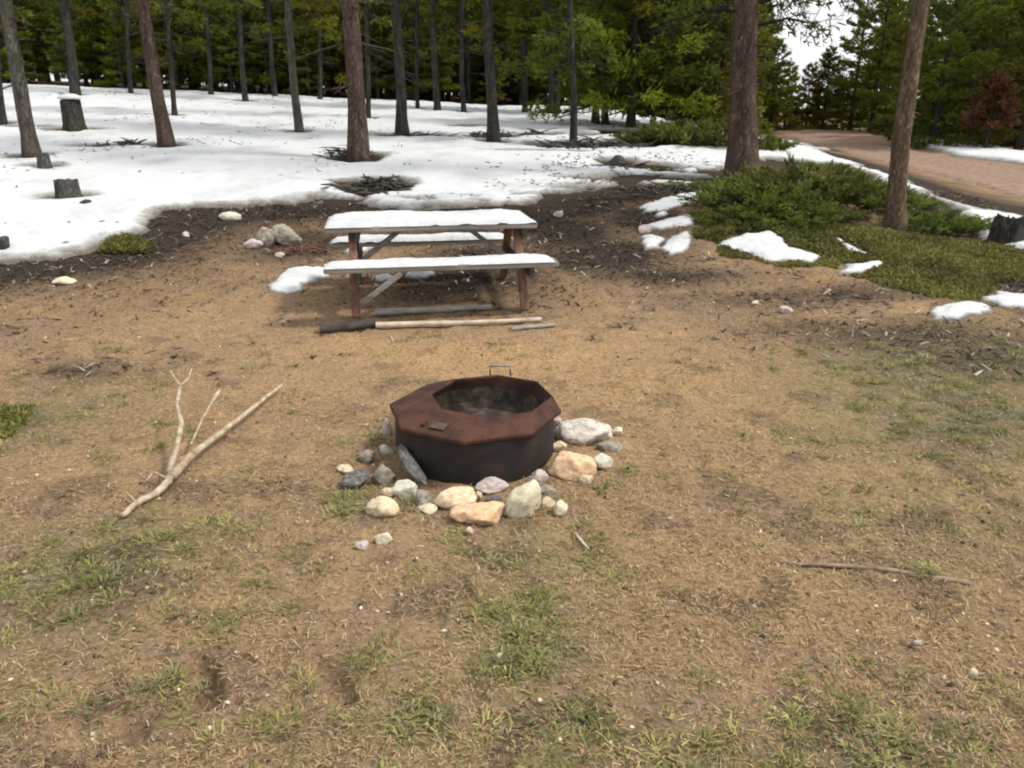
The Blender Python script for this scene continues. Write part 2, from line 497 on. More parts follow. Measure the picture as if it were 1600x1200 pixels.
def trunk_mesh(name, H, r0, rnd, stubs=0, lean=0.02, flare=1.35, n=12, stub_from=1.0, stub_to=4.0, curve=(0, 0)):
    g = Geo()
    m = 22
    pts, rad = [], []
    ph = rnd.random() * 6
    for i in range(m):
        t = (i / (m - 1)) ** 1.3
        z = -0.15 + t * (H + .15)
        x = lean * math.sin(ph + z * .5) * min(1, z) + curve[0] * t * t * H
        y = lean * math.cos(ph * 1.7 + z * .4) * min(1, z) + curve[1] * t * t * H
        pts.append((x, y, z))
        r = r0 * (1 - .93 * t) * (1 + (flare - 1) * math.exp(-max(z, 0) / (r0 * 1.6)))
        rad.append(max(r, .012))
    g.tube(pts, rad, n, True, .07, rnd)
    for k in range(stubs):
        z = stub_from + (stub_to - stub_from) * rnd.random()
        t = ((z + .15) / (H + .15)) ** (1 / 1.3) * (m - 1)
        i = min(m - 2, int(t)); f = t - i
        c = Vector(pts[i]).lerp(Vector(pts[i + 1]), f); rr = rad[i]
        az = rnd.random() * 6.283; L = .2 + rnd.random() ** 2 * .8
        el = rnd.uniform(-.35, .25)
        d = Vector((math.cos(az) * math.cos(el), math.sin(az) * math.cos(el), math.sin(el)))
        p1 = c + d * (rr + L * .5) + Vector((0, 0, -.02 * L)); p2 = c + d * (rr + L) + Vector((rnd.uniform(-.1, .1), rnd.uniform(-.1, .1), -.10 * L))
        g.tube([c + d * rr * .6, p1, p2], [.012 + .012 * L, .008 + .006 * L, .004], 4, False)
        if L > .6:
            for s_ in range(2):
                q = c + d * (rr + L * (.4 + .3 * s_)); e = d.cross(Vector((0, 0, 1))) * rnd.choice((-1, 1)) + d * .6 + Vector((0, 0, rnd.uniform(-.3, .2)))
                g.tube([q, q + e * L * .3], [.007, .003], 3, False)
    return mesh_of(name, g.V, g.F, True), pts

def crown_arrays(rnd, H, base, Rm, nb, tufts, fan=3, nl=.20, nw=.045, droop=.25, axis=None, low=.55):
    """needle tufts on branches: returns V (n,3), F (m,4), tint (n,), wood geo"""
    P, D, Lh, T = [], [], [], []
    wood = Geo()
    for k in range(nb):
        t = (k + rnd.random()) / nb
        z = base + (H - base) * t
        prof = (1 - t) ** .75 * (low + (1 - low) * min(1, t / .25))
        L = Rm * prof * rnd.uniform(.55, 1.15) + .12
        az = k * 2.399 + rnd.uniform(-.5, .5)
        el = -droop + t * (.55 + droop) + rnd.uniform(-.15, .15)
        ax = np.array([0, 0, z]) if axis is None else np.array([axis[0] * (z / H) ** 2, axis[1] * (z / H) ** 2, z])
        d = np.array([math.cos(az) * math.cos(el), math.sin(az) * math.cos(el), math.sin(el)])
        side = np.array([-math.sin(az), math.cos(az), 0])
        n = max(4, int(tufts * L))
        s = rnd.uniform(.18, 1.0, n) ** .8
        lat = rnd.normal(0, .20, n) * L * (1.15 - s)
        up = rnd.normal(0, .05, n) * L + .10 * L * s * s - .04
        pos = ax + d * (s * L)[:, None] + side * lat[:, None] + np.array([0, 0, 1]) * up[:, None]
        wood.tube([ax, ax + d * L * .5 + np.array([0, 0, -.02 * L]), ax + d * L * .95 + np.array([0, 0, .06 * L])], [.010 + .012 * L, .007 + .006 * L, .004], 4, False)
        shade = rnd.uniform(.15, .85)
        dirs = d[None, :] + side[None, :] * (np.sign(lat) * rnd.uniform(.1, .9, n))[:, None] + np.array([0, 0, 1]) * rnd.uniform(-.1, .5, n)[:, None]
        P.append(pos); D.append(dirs); T.append(np.clip(shade + rnd.normal(0, .22, n), 0, 1)); Lh.append(np.ones(n))
    P = np.vstack(P); D = np.vstack(D); T = np.concatenate(T)
    V, F, C = needle_quads(rnd, P, D, T, fan, nl, nw)
    return V, F, C, wood

def needle_quads(rnd, P, D, T, fan, nl, nw, spread=.55):
    n = len(P)
    P = np.repeat(P, fan, 0); D = np.repeat(D, fan, 0); T = np.repeat(T, fan)
    D = D + rnd.normal(0, spread, D.shape)
    D /= np.linalg.norm(D, axis=1)[:, None] + 1e-9
    Q = np.cross(D, rnd.normal(0, 1, D.shape)); Q /= np.linalg.norm(Q, axis=1)[:, None] + 1e-9
    L = (nl * rnd.uniform(.6, 1.3, len(P)))[:, None]; w = (nw * rnd.uniform(.6, 1.3, len(P)))[:, None]
    a = P - Q * w * .35; b = P + Q * w * .35
    c = P + D * L * .6 + Q * w * .5; e = P + D * L - Q * w * .12
    V = np.stack([a, b, c, e], 1).reshape(-1, 3)
    F = np.arange(len(V)).reshape(-1, 4)
    return V, F, np.repeat(T, 4)

def crown_mesh(name, V, F, C, wood=None):
    if wood is not None and len(wood.V):
        wv = np.array([tuple(v) for v in wood.V]); wf = np.array([f for f in wood.F if len(f) == 4])
        mi = np.concatenate([np.zeros(len(F)), np.ones(len(wf))])
        F = np.vstack([F, wf + len(V)]); V = np.vstack([V, wv]); C = np.concatenate([C, np.full(len(wv), .5)])
    else:
        mi = np.zeros(len(F))
    return np_mesh(name, V, F, False, np.stack([C, C, C], 1), mi)

TREE_ROOT = []

def tree(name, loc, label, cat, trunk_me, trunk_mat, crown_me=None, crown_mats=None, rz=0.0, group=None, tilt=(0, 0), sc=1.0):
    e = empty(name, loc, rz)
    e.rotation_euler = (tilt[0], tilt[1], rz)
    e.scale = (sc, sc, sc)
    tag(e, label, cat, group)
    t = link("trunk", trunk_me, None, e)
    if not trunk_me.materials: trunk_me.materials.append(trunk_mat)
    if crown_me is not None:
        if not crown_me.materials:
            for q in crown_mats: crown_me.materials.append(q)
        c = link("crown", crown_me, None, e)
    return e

# the trees one can tell apart: base pixel, trunk width px, top pixel x at y=0, bark, height, crown base, label
HERO = [
    ((50, 247), 25, 12, 'bark_grey', 11.5, 4.6, "slim grey brown pine leaning over the snow beside a low dark stump"),
    ((262, 231), 24, 226, 'bark_red', 12.5, 5.2, "straight reddish brown pine trunk rising from clean snow between two thin dark trunks"),
    ((273, 183), 9, 262, 'bark_dark', 10.0, 3.6, "thin dark pine half hidden behind a reddish trunk on the snow"),
    ((118, 150), 16, 98, 'bark_dark', 11.0, 3.6, "dark pine trunk standing behind the snow capped dark stump"),
    ((384, 160), 10, 372, 'bark_dark', 10.0, 3.2, "thin black pine trunk at the far rim of the snow, alone in a wide gap"),
    ((468, 208), 15, 452, 'bark_grey', 11.0, 4.0, "slim grey pine with a split foot in smooth open snow"),
    ((560, 252), 33, 548, 'bark_red', 13.0, 5.4, "reddish pine with dead brush heaped at its foot, behind the picnic table"),
    ((575, 187), 9, 574, 'bark_dark', 10.0, 3.6, "thin dark pine peeping out behind the reddish pine with brush at its foot"),
    ((628, 213), 20, 618, 'bark_dark', 11.5, 4.2, "dark grey pine with fallen twigs strewn on the snow at its foot"),
    ((653, 172), 7, 650, 'bark_dark', 9.5, 3.0, "very thin dark pine at the far snow rim, thinner one of a close pair"),
    ((684, 176), 12, 678, 'bark_dark', 10.5, 3.4, "far dark pine trunk, thicker one of a close pair at the snow rim"),
    ((771, 224), 20, 764, 'bark_dark', 12.0, 4.4, "dark pine with a dark mat of needles round its base, behind the table end"),
    ((896, 225), 13, 890, 'bark_dark', 10.5, 2.6, "slender black pine standing in a long dark pile of fallen branches"),
    ((946, 197), 12, 944, 'bark_dark', 10.0, 2.0, "dark pine with low green boughs at the rim of the snow"),
    ((1160, 282), 47, 1172, 'bark_red', 15.0, 5.0, "thickest pine of all, broad dark red trunk standing behind the juniper"),
    ((1397, 362), 32, 1447, 'bark_tan', 11.0, 4.2, "tan barked pine leaning towards the dirt road, rooted in green ground cover"),
    ((4, 195), 14, -8, 'bark_dark', 10.5, 3.6, "dark pine trunk at the very edge of the view, beyond the leaning grey pine"),
    ((500, 158), 8, 496, 'bark_dark', 10.0, 3.0, "thin dark pine on the far snow rim just past the slim grey split foot pine"),
    ((1098, 205), 11, 1096, 'bark_dark', 10.0, 2.0, "dark pine in the thick green boughs just behind the broad red trunk"),
    ((820, 178), 10, 817, 'bark_dark', 10.0, 2.8, "thin dark pine at the far snow rim amid the small dark lumps"),
    ((205, 148), 8, 196, 'bark_dark', 10.5, 3.0, "thin far pine between the stump and the reddish trunk, at the snow rim"),
    ((330, 150), 9, 318, 'bark_dark', 10.0, 3.0, "thin far pine just past the reddish trunk, at the snow rim"),
    ((430, 152), 9, 420, 'bark_dark', 10.0, 2.8, "thin far pine nearly behind the slim grey pine, at the snow rim"),
    ((725, 178), 9, 722, 'bark_dark', 10.0, 2.6, "thin far pine between two dark trunks, at the snow rim behind the table"),
    ((860, 180), 10, 857, 'bark_dark', 10.0, 2.2, "far dark pine at the snow rim where the low green boughs begin"),
    ((1020, 206), 10, 1018, 'bark_dark', 9.0, 1.4, "dark bough hung pine in the thicket between the branch pile and broad red trunk"),
]
rnd = random.Random(5)
hero_pos = []
for k, (bp_, wpx, topx, bark, H, cb, lab) in enumerate(HERO):
    p = at(*bp_)
    r0 = wpx * depth(p) / FPX / 2 / 1.12
    # lean: where the trunk passes the top of the frame
    d0, d1 = ray(*bp_), ray(topx, 0)
    tz = p.y / d1.y
    ztop = CAM_H + d1.z * tz; xtop = d1.x * tz
    lean = math.atan2(xtop - p.x, ztop - p.z)
    big = k in (6, 14)
    if k not in (14, 15): cb *= .70
    me, pts = trunk_mesh("trunk", H, r0, rnd, stubs=5 if k == 15 else 30 if wpx > 12 else 18, lean=.05, flare=1.5 if wpx > 18 else 1.3, stub_from=1.2, stub_to=cb + 1.5)
    V, F, C, wd = crown_arrays(rng, H, cb, 1.4 if not big else 1.7, 34, 48, 3, .20, .05)
    cme = crown_mesh("crown", V, F, C, wd)
    BIG = None
    e = tree("pine_tree", p, lab, "tree", me, M[bark], cme, [M['needles' if k % 2 else 'needles_dark'], M['bark_dark']], 0, "pines of the front stand" , (0, lean))
    e.rotation_euler = (0, lean, 0)
    if k == 14:
        for (z, az, L) in ((2.30, .25, 1.3), (2.62, -.35, 1.5), (2.95, .1, 1.7), (2.5, 3.0, 1.1), (3.0, 2.6, 1.3), (2.75, .6, 1.2)):
            g = Geo()
            d = Vector((math.cos(az), math.sin(az), .05)); c = Vector((0, 0, z)) + d * r0 * .6
            q = [c, c + d * L * .4 + Vector((0, 0, .06)), c + d * L * .75 + Vector((0, 0, -.05)), c + d * L + Vector((0, 0, -.28))]
            g.tube(q, [.03, .02, .013, .005], 6, True)
            for j in range(16):
                t = rnd.uniform(.25, 1); b_ = c + d * L * t + Vector((0, 0, .06 - .3 * max(0, t - .4)))
                v_ = Vector((rnd.uniform(-.4, .9) * math.cos(az), rnd.uniform(-1, 1), rnd.uniform(-.9, .25))).normalized()
                l_ = rnd.uniform(.18, .5)
                g.tube([b_, b_ + v_ * l_ * .5, b_ + v_ * l_ + Vector((0, 0, -.08))], [.008, .006, .003], 4, False)
                for jj in range(3):
                    w_ = (v_ + Vector((rnd.uniform(-1, 1), rnd.uniform(-1, 1), rnd.uniform(-1, .4)))).normalized()
                    bb = b_ + v_ * l_ * rnd.uniform(.3, .95)
                    g.tube([bb, bb + w_ * .16], [.005, .002], 3, False)
            bo = g.build("dead_bough", M['bark_dark'], e, True)
            nP = np.array([tuple(c + d * L * t_ + Vector((0, 0, .02 - .28 * max(0, t_ - .4)))) for t_ in rng.uniform(.35, 1.0, 60)]) + rng.normal(0, .10, (60, 3))
            nV, nF, nC = needle_quads(rng, nP, np.tile(np.array(d), (60, 1)) + np.array([0, 0, -.3]), rng.uniform(0, .5, 60), 3, .13, .03, .6)
            link("bough_needles", crown_mesh("bough_needles", nV, nF, nC), M['needles_dark'], bo)
    hero_pos.append((p.x, p.y, r0))
    WELLS.append((p.x, p.y - .05, r0 * 1.7 + .06, r0 * 1.5 + .05))

# young and bushy trees with boughs close to the ground: base px, height, radius, crown base, needles, label
YOUNG = [
    ((930, 196), 6.5, 1.9, .5, 'needles', "bushy young pine with low boughs at the snow rim near the branch pile"),
    ((985, 204), 7.5, 2.1, .5, 'needles_bright', "brightest bushy pine in the thicket short of the broad red trunk"),
    ((1065, 206), 7.0, 2.0, .35, 'needles', "full green young pine tucked behind the broad red trunk"),
    ((1120, 214), 5.5, 1.8, .3, 'needles_dark', "low dark young pine sweeping the ground behind the broad red trunk"),
    ((870, 178), 7.5, 1.9, 1.2, 'needles_bright', "yellow green pine above the slender black trunk by the branch pile"),
    ((1455, 232), 8.5, 2.2, .2, 'needles_dark', "dark full skirted spruce beside the far end of the roadside snow strip"),
    ((1590, 238), 8.0, 2.2, .2, 'needles_dark', "dark full skirted spruce behind the roadside snow at the view's edge"),
    ((1520, 224), 8.5, 2.0, .3, 'needles', "green spruce behind the middle of the roadside snow strip"),
    ((1360, 206), 8.5, 2.2, .2, 'needles', "round green spruce beyond the dirt road, behind the leaning tan pine"),
    ((1328, 203), 8.2, 2.3, .2, 'needles_bright', "sunlit yellow green spruce at the far end of the dirt road"),
    ((1410, 210), 9.0, 2.0, .2, 'needles', "tall green spruce beyond the road, seen past the leaning tan pine"),
    ((1225, 204), 3.2, 1.3, .1, 'needles_bright', "short bright spruce below the white gap in the trees at the road end"),
    ((1258, 203), 3.2, 1.3, .1, 'needles_gold', "small yellowing tree below the white gap at the road end"),
    ((1284, 203), 4.0, 1.5, .1, 'needles_bright', "bushy light green spruce just past the small yellowing tree at the road end"),
    ((1204, 206), 4.2, 1.4, .1, 'needles_bright', "light green spruce showing beside the broad red trunk at the road end"),
    ((1538, 240), 2.3, .8, .9, 'needles_rust', "rust red dead young pine among green spruces beyond the road"),
]
for k, (bp_, H, Rm, cb, nm, lab) in enumerate(YOUNG):
    p = at(*bp_)
    me, pts = trunk_mesh("trunk", H, .045 + .010 * H, rnd, stubs=3, n=8, stub_from=.3, stub_to=max(.6, cb))
    V, F, C, wd = crown_arrays(rng, H, cb, Rm, int(26 + 6.5 * H), 52, 3, .19, .05, droop=.15, low=.9)
    cme = crown_mesh("crown", V, F, C, wd)
    dead = nm == 'needles_rust'
    tree("young_pine" if "pine" in lab else "spruce_tree" if "spruce" in lab else "small_tree", p, lab, "tree", me, M['bark_dark'], cme, [M[nm], M['bark_dark']], rnd.random() * 6)

# the wood behind: six kinds, copied
PROTO = []
for k in range(6):
    H = (8.2, 9.0, 7.6, 9.4, 7.0, 8.6)[k]; cb = (1.5, 2.0, .9, 2.4, .5, 1.2)[k]
    me, pts = trunk_mesh("trunk", H, .085 + .01 * k, rnd, stubs=24, n=8, stub_from=.8, stub_to=cb + 2)
    me.materials.append(M[('bark_dark', 'bark_grey', 'bark_dark')[k % 3]])
    V, F, C, wd = crown_arrays(rng, H, cb, (1.6, 1.5, 1.8, 1.5, 1.9, 1.7)[k], 62, 52, 3, .22, .06, low=.95)
    cme = crown_mesh("crown", V, F, C, wd)
    cme.materials.append(M[('needles', 'needles_dark', 'needles', 'needles_bright', 'needles', 'needles_dark')[k]])
    cme.materials.append(M['bark_dark'])
    PROTO.append((me, cme, V, F, C, H))

def in_gap(x, y, m=0.0):
    a = math.degrees(math.atan2(x, y))
    return 17.2 - m < a < 23.0 + m

def on_road(x, y):
    return road_near(y) - 1.0 < x < road_far(y) + 1.2

def clear_edge(x, y):
    """nearest y at which the wood starts, by side"""
    if x > road_far(y): return 30
    if x > 6: return 30
    return 33.5

back_done = 0
taken = [(a, b) for a, b, c in hero_pos]
LABELS = ("dark pine in the close standing wood behind the snow field", "green spruce in the dense wood beyond the dirt road")
GROUPS = ("pines in the wood behind the snow", "spruces in the wood beyond the road")
tries = 0
while back_done < 90 and tries < 20000:
    tries += 1
    az = R(rnd.uniform(-38, 40)); dist = math.sqrt(rnd.uniform(29 ** 2, 46 ** 2))
    x, y = dist * math.sin(az), dist * math.cos(az)
    if y < clear_edge(x, y) or on_road(x, y) or in_gap(x, y, 1.2): continue
    if x > 13 and y > 35.5 and x < road_far(y) + 7.5: continue
    if (abs(math.degrees(az) + 26.4) < .9 or abs(math.degrees(az) + 13.7) < 1.0) and rnd.random() < .85: continue
    if min(math.hypot(x - a, y - b) for a, b in taken) < 1.9: continue
    taken.append((x, y))
    side = 1 if x > road_far(y) else 0
    k = rnd.choice((2, 4, 5, 4)) if side else rnd.choice((0, 1, 2, 3, 4, 5, 2))
    me, cme = PROTO[k][0], PROTO[k][1]
    e = empty("spruce_tree" if side else "pine_tree", (x, y, float(hbase(x, y))), rnd.random() * 6.28)
    sc = rnd.uniform(.8, 1.15); e.scale = (sc, sc, sc * rnd.uniform(.95, 1.1))
    tag(e, LABELS[side], "tree", GROUPS[side])
    link("trunk", me, None, e); link("crown", cme, None, e)
    back_done += 1

# knee to roof high young growth between the trunks
under = 0; tries = 0
while under < 95 and tries < 9000:
    tries += 1
    az = R(rnd.uniform(-37, 39)); dist = rnd.uniform(29, 41)
    x, y = dist * math.sin(az), dist * math.cos(az)
    if y < clear_edge(x, y) - .5 or on_road(x, y) or in_gap(x, y, 1.0): continue
    if min(math.hypot(x - a, y - b) for a, b in taken) < 1.0: continue
    taken.append((x, y))
    k = rnd.choice((2, 4, 5))
    e = empty("pine_sapling", (x, y, float(hbase(x, y))), rnd.random() * 6.28)
    sc = rnd.uniform(.25, .62); e.scale = (sc * 1.25, sc * 1.25, sc)
    tag(e, "bushy sapling filling the gaps among trunks of the dense wood", "tree", "saplings in the wood")
    link("trunk", PROTO[k][0], None, e); link("crown", PROTO[k][1], None, e)
    under += 1

# the far wood reads as one mass
VV, FF, CC, off = [], [], [], 0
TV, TF = Geo(), None
for i in range(260):
    az = R(rnd.uniform(-42, 46)); dist = math.sqrt(rnd.uniform(46 ** 2, 75 ** 2))
    x, y = dist * math.sin(az), dist * math.cos(az)
    if on_road(x, y) and y < 60: continue
    if 13 < x < road_far(y) + 6 and y < 50: continue
    if (abs(math.degrees(az) + 26.4) < 1.1 or abs(math.degrees(az) + 13.7) < 1.2) and rnd.random() < .85: continue
    gap = in_gap(x, y, .6)
    V, F, C, H = PROTO[rnd.choice((0, 1, 2, 3, 4, 5))][2:]
    s = (rnd.uniform(1.0, 1.3) if i % 3 else rnd.uniform(.3, .5)) if not gap else rnd.uniform(.25, .42)
    sel = np.sort(rng.choice(len(F), len(F) // 3, replace=False))
    a = rnd.random() * 6.28; ca, sa = math.cos(a), math.sin(a)
    q = V.reshape(-1, 4, 3)[sel]
    ctr = q.mean(1, keepdims=True); q = (ctr + (q - ctr) * 1.9).reshape(-1, 3)
    q = np.stack([q[:, 0] * ca - q[:, 1] * sa, q[:, 0] * sa + q[:, 1] * ca, q[:, 2]], 1) * s + np.array([x, y, float(hbase(x, y))])
    VV.append(q); FF.append(np.arange(len(q)).reshape(-1, 4) + off); CC.append(C.reshape(-1, 4)[sel].ravel()); off += len(q)
    z = float(hbase(x, y))
    TV.tube([(x, y, z - .2), (x, y, z + H * s)], [.13 * s, .02], 5, False)
me = crown_mesh("forest", np.vstack(VV), np.vstack(FF), np.concatenate(CC), TV)
tag(link("forest", me, [M['needles_dark'], M['bark_dark']]), "far dark evergreen forest closing off the view", "forest", kind="stuff")

# ------------------------------------------------------------------ bare patches in the snow
for (px, py, rx, ry) in [(585, 293, .62, .55), (560, 247, .50, .42), (770, 216, .55, .55), (640, 215, .8, .28), (925, 228, 1.35, .55),
                         (1005, 262, .6, .28), (960, 255, .3, .3), (840, 213, .5, .3), (830, 240, .5, .12), (118, 205, .5, .25), (70, 262, .22, .15), (107, 312, .22, .14), (1045, 280, .8, .16),
                         (985, 297, .7, .16), (985, 210, .8, .7), (1090, 222, 1.6, 1.4), (1035, 225, .8, .6), (735, 200, .4, .2), (180, 232, .5, .12), (28, 200, .4, .1), (960, 282, .4, .1), (945, 213, .6, .35)]:
    p = at(px, py); WELLS.append((p.x, p.y, rx, ry))

def snow_mask(X, Y):
    m = sdist(X, Y, SNOW_P) + fbm(X, Y, .22, 3, 33) * .12 + fbm(X, Y, .9, 4, 3) * .36 * np.clip(Y / 9, .6, 1.5)
    m = np.where(Y > 26, m + fbm(X, Y, 2.5, 2, 77) * 1.2, m)
    pc = at(1010, 285)
    thin = np.exp(-(((X - pc.x) / 1.9) ** 2 + ((Y - pc.y) / 2.4) ** 2))
    m = m - thin * np.clip(fbm(X * .45, Y, .32, 4, 301) + .17, 0, 1) * 3.4
    pc = at(640, 300)
    m = m - np.exp(-(((X - pc.x) / 2.2) ** 2 + ((Y - pc.y) / 1.2) ** 2)) * np.clip(fbm(X * .5, Y, .30, 4, 302) - .12, 0, 1) * 2.0
    m = m - .9 * np.clip(fbm(X * .6, Y, .55, 4, 303) - .29, 0, 1) * np.clip(m, 0, 1.5)
    w = fbm(X, Y, .35, 3, 61)
    for (x, y, rx, ry) in WELLS:
        q = np.sqrt(((X - x) / rx) ** 2 + ((Y - y) / ry) ** 2)
        m = np.minimum(m, (q - 1 + w * .45) * min(rx, ry) * 1.2)
    return m

def snow_height(X, Y, m, th=.075):
    t = np.clip(m / .30, -1, 1)
    prof = np.where(t > 0, 1 - (1 - t) ** 2.4, t * 1.2)
    return hbase(X, Y) + prof * th + fbm(X, Y, .8, 3, 9) * .05 * np.clip(t, 0, 1) + fbm(X, Y, .16, 3, 91) * .010 * np.clip(t, 0, 1) - .006

def keep_faces(V, F, keep, extra=None):
    f = F[keep[F].any(1)]
    used = np.unique(f); mp = np.full(len(V), -1); mp[used] = np.arange(len(used))
    if extra is not None: return V[used], mp[f], extra[used]
    return V[used], mp[f]

def clean(m, w):
    q = np.clip(m / w, 0, 1).ravel() * 1.5
    return np.stack([q, q, q], 1)

def grid(xs, ys):
    X, Y = np.meshgrid(xs, ys)
    nx, ny = len(xs), len(ys)
    i = np.arange(nx * ny).reshape(ny, nx)
    F = np.stack([i[:-1, :-1], i[:-1, 1:], i[1:, 1:], i[1:, :-1]], -1).reshape(-1, 4)
    return X, Y, F

# warped snow grid: finer near the camera
ny, nx = 620, 760
v = np.linspace(0, 1, ny); ys = 6.0 + (36 - 6.0) * (v * .35 + .65 * v ** 2.2)
u = np.linspace(-1, 1, nx)
UU, YY = np.meshgrid(u, ys)
XX = UU * (8 + .50 * YY) + .6
i_ = np.arange(nx * ny).reshape(ny, nx)
FQ = np.stack([i_[:-1, :-1], i_[:-1, 1:], i_[1:, 1:], i_[1:, :-1]], -1).reshape(-1, 4)
mk = snow_mask(XX, YY)
ZZ = snow_height(XX, YY, mk)
SV, SF, SC = keep_faces(np.stack([XX, YY, ZZ], -1).reshape(-1, 3), FQ, (mk > -.10).ravel(), clean(mk, .30))
tag(link("snow", np_mesh("snow", SV, SF, True, SC), M['snow']), kind="structure")

# separate leftovers of snow
PATCHES = [
    ([(420, 446), (424, 432), (452, 424), (500, 421), (524, 424), (516, 432), (480, 440), (468, 446), (478, 455), (450, 459), (425, 455)], "ragged snow remnant on bare soil at the end of the picnic table"),
    ([(1124, 384), (1150, 368), (1203, 363), (1222, 376), (1236, 390), (1262, 393), (1284, 402), (1270, 412), (1234, 410), (1204, 412), (1160, 396)], "largest snow patch at the rim of the green ground cover"),
    ([(1298, 372), (1316, 376), (1330, 388), (1356, 398), (1350, 404), (1322, 398), (1312, 384)], "thin curved snow strip lying in the green ground cover"),
    ([(1300, 427), (1318, 416), (1352, 414), (1378, 414), (1370, 422), (1350, 428), (1312, 432)], "narrow snow patch at the edge of ground cover below the curved strip"),
    ([(1460, 486), (1480, 477), (1520, 473), (1544, 482), (1534, 495), (1500, 498), (1466, 498)], "oblong snow patch on brown soil past the ground cover"),
    ([(1534, 464), (1556, 456), (1610, 462), (1640, 474), (1610, 482), (1566, 479), (1545, 474)], "snow patch cut off by the view's edge, touching green ground cover"),
    ([(998, 382), (1006, 370), (1026, 368), (1036, 374), (1028, 388), (1010, 392)], "small round snow patch among dark needles beside the juniper"),
    ([(1038, 390), (1046, 374), (1066, 364), (1086, 362), (1080, 376), (1064, 394), (1048, 397)], "small jagged snow patch touching the end of the juniper"),
    ([(1010, 352), (1040, 343), (1070, 336), (1098, 342), (1080, 352), (1050, 358), (1022, 358)], "flat streaked snow patch beside the juniper's dark boughs"),
    ([(1000, 322), (1040, 312), (1092, 300), (1108, 308), (1070, 322), (1030, 332), (1004, 332)], "long thin melting snow patch in front of the broad red pine"),
    ([(1018, 338), (1038, 330), (1046, 334), (1030, 343)], "tiny snow scrap on dark needles between two longer patches"),
    ([(572, 436), (584, 430), (610, 428), (622, 434), (600, 440)], "flat snow scrap lying under the picnic table bench"),
    ([(634, 434), (640, 427), (676, 426), (680, 431), (660, 436)], "thin second snow scrap under the bench, by the table's middle"),
    ([(540, 392), (552, 382), (572, 380), (588, 386), (578, 394), (556, 398)], "small snow scrap under the table between its two benches"),
]
for pl, lab in PATCHES:
    P = poly_ground(pl)
    lo, hi = P.min(0) - .15, P.max(0) + .15
    stp = .022
    X, Y, F = grid(np.arange(lo[0], hi[0], stp), np.arange(lo[1], hi[1], stp))
    m = sdist(X, Y, P) + fbm(X, Y, .25, 4, 44) * .11 + .015
    t = np.clip(m / .22, -1, 1)
    Z = hbase(X, Y) + hdet(X, Y) + np.where(t > 0, 1 - (1 - t) ** 2.2, t * 1.4) * .055 + fbm(X, Y, .15, 2, 12) * .010 * np.clip(t, 0, 1)
    c = Vector((P[:, 0].mean(), P[:, 1].mean(), 0)); c.z = float(hbase(c.x, c.y))
    V, F, C = keep_faces(np.stack([X - c.x, Y - c.y, Z - c.z], -1).reshape(-1, 3), F, (m > -.05).ravel(), clean(m, .07))
    o = link("snow_patch", np_mesh("snow_patch", V, F, True, C), M['snow']); o.location = c
    tag(o, lab, "snow patch", "leftover snow patches")

# ------------------------------------------------------------------ ground sheet
def zones(X, Y):
    """humus, green, straw weights"""
    hum = np.exp(-np.clip(-sdist(X, Y, SNOW_P) - .45, 0, None) / .85) * 1.0
    hum = np.maximum(hum, sstep(25, 33, Y) * .45)
    hum = np.where(X > 7.0 + .1 * Y, hum * .8, hum)
    def blob(px, py, rx, ry):
        p = at(px, py)
        return np.exp(-(((X - p.x) / rx) ** 2 + ((Y - p.y) / ry) ** 2))
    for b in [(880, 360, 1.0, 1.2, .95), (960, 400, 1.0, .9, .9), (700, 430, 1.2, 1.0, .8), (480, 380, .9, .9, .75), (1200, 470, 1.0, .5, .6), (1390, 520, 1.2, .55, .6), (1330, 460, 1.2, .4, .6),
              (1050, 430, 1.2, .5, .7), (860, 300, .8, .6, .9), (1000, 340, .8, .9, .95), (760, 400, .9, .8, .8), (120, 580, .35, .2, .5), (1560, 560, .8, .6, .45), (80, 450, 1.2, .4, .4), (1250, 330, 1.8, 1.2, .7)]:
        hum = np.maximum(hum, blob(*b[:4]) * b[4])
    gr = np.zeros_like(X)
    for b in [(1500, 640, 1.1, 1.0, 1.0), (1420, 570, .8, .6, .95), (1570, 560, .8, .8, .9), (160, 880, .45, .45, .9), (20, 660, .5, .35, .9), (100, 640, .5, .4, .5), (820, 990, .22, .35, .9), (860, 880, .4, .3, .5),
              (560, 780, .3, .2, .6), (300, 830, .3, .2, .6), (1060, 1190, .5, .2, .6), (1350, 1180, .4, .2, .6), (900, 1160, .5, .2, .5), (640, 1130, .3, .2, .5), (60, 960, .5, .5, .5), (1450, 800, .8, .6, .4), (1560, 460, .8, .4, .6)]:
        gr = np.maximum(gr, blob(*b[:4]) * b[4])
    st = np.zeros_like(X)
    for b in [(760, 555, 1.4, .55, .95), (1000, 600, 1.0, .6, .85), (1150, 640, 1.0, .5, .6), (500, 600, .7, .4, .5), (1100, 900, .5, .4, .5), (560, 540, .8, .3, .7), (250, 460, .9, .3, .4), (950, 700, .6, .4, .5), (1500, 740, .7, .3, .5)]:
        st = np.maximum(st, blob(*b[:4]) * b[4])
    w = fbm(X, Y, .8, 4, 13)
    w2 = fbm(X, Y, .32, 4, 113)
    hum = np.clip(hum * 1.3 + w * .30 * (hum > .02), 0, 1)
    hum = np.maximum(hum, np.clip((w2 - .18) * 2.0, 0, .34) * (Y < 12))
    return hum, np.clip(gr, 0, 1), np.clip(st, 0, 1)

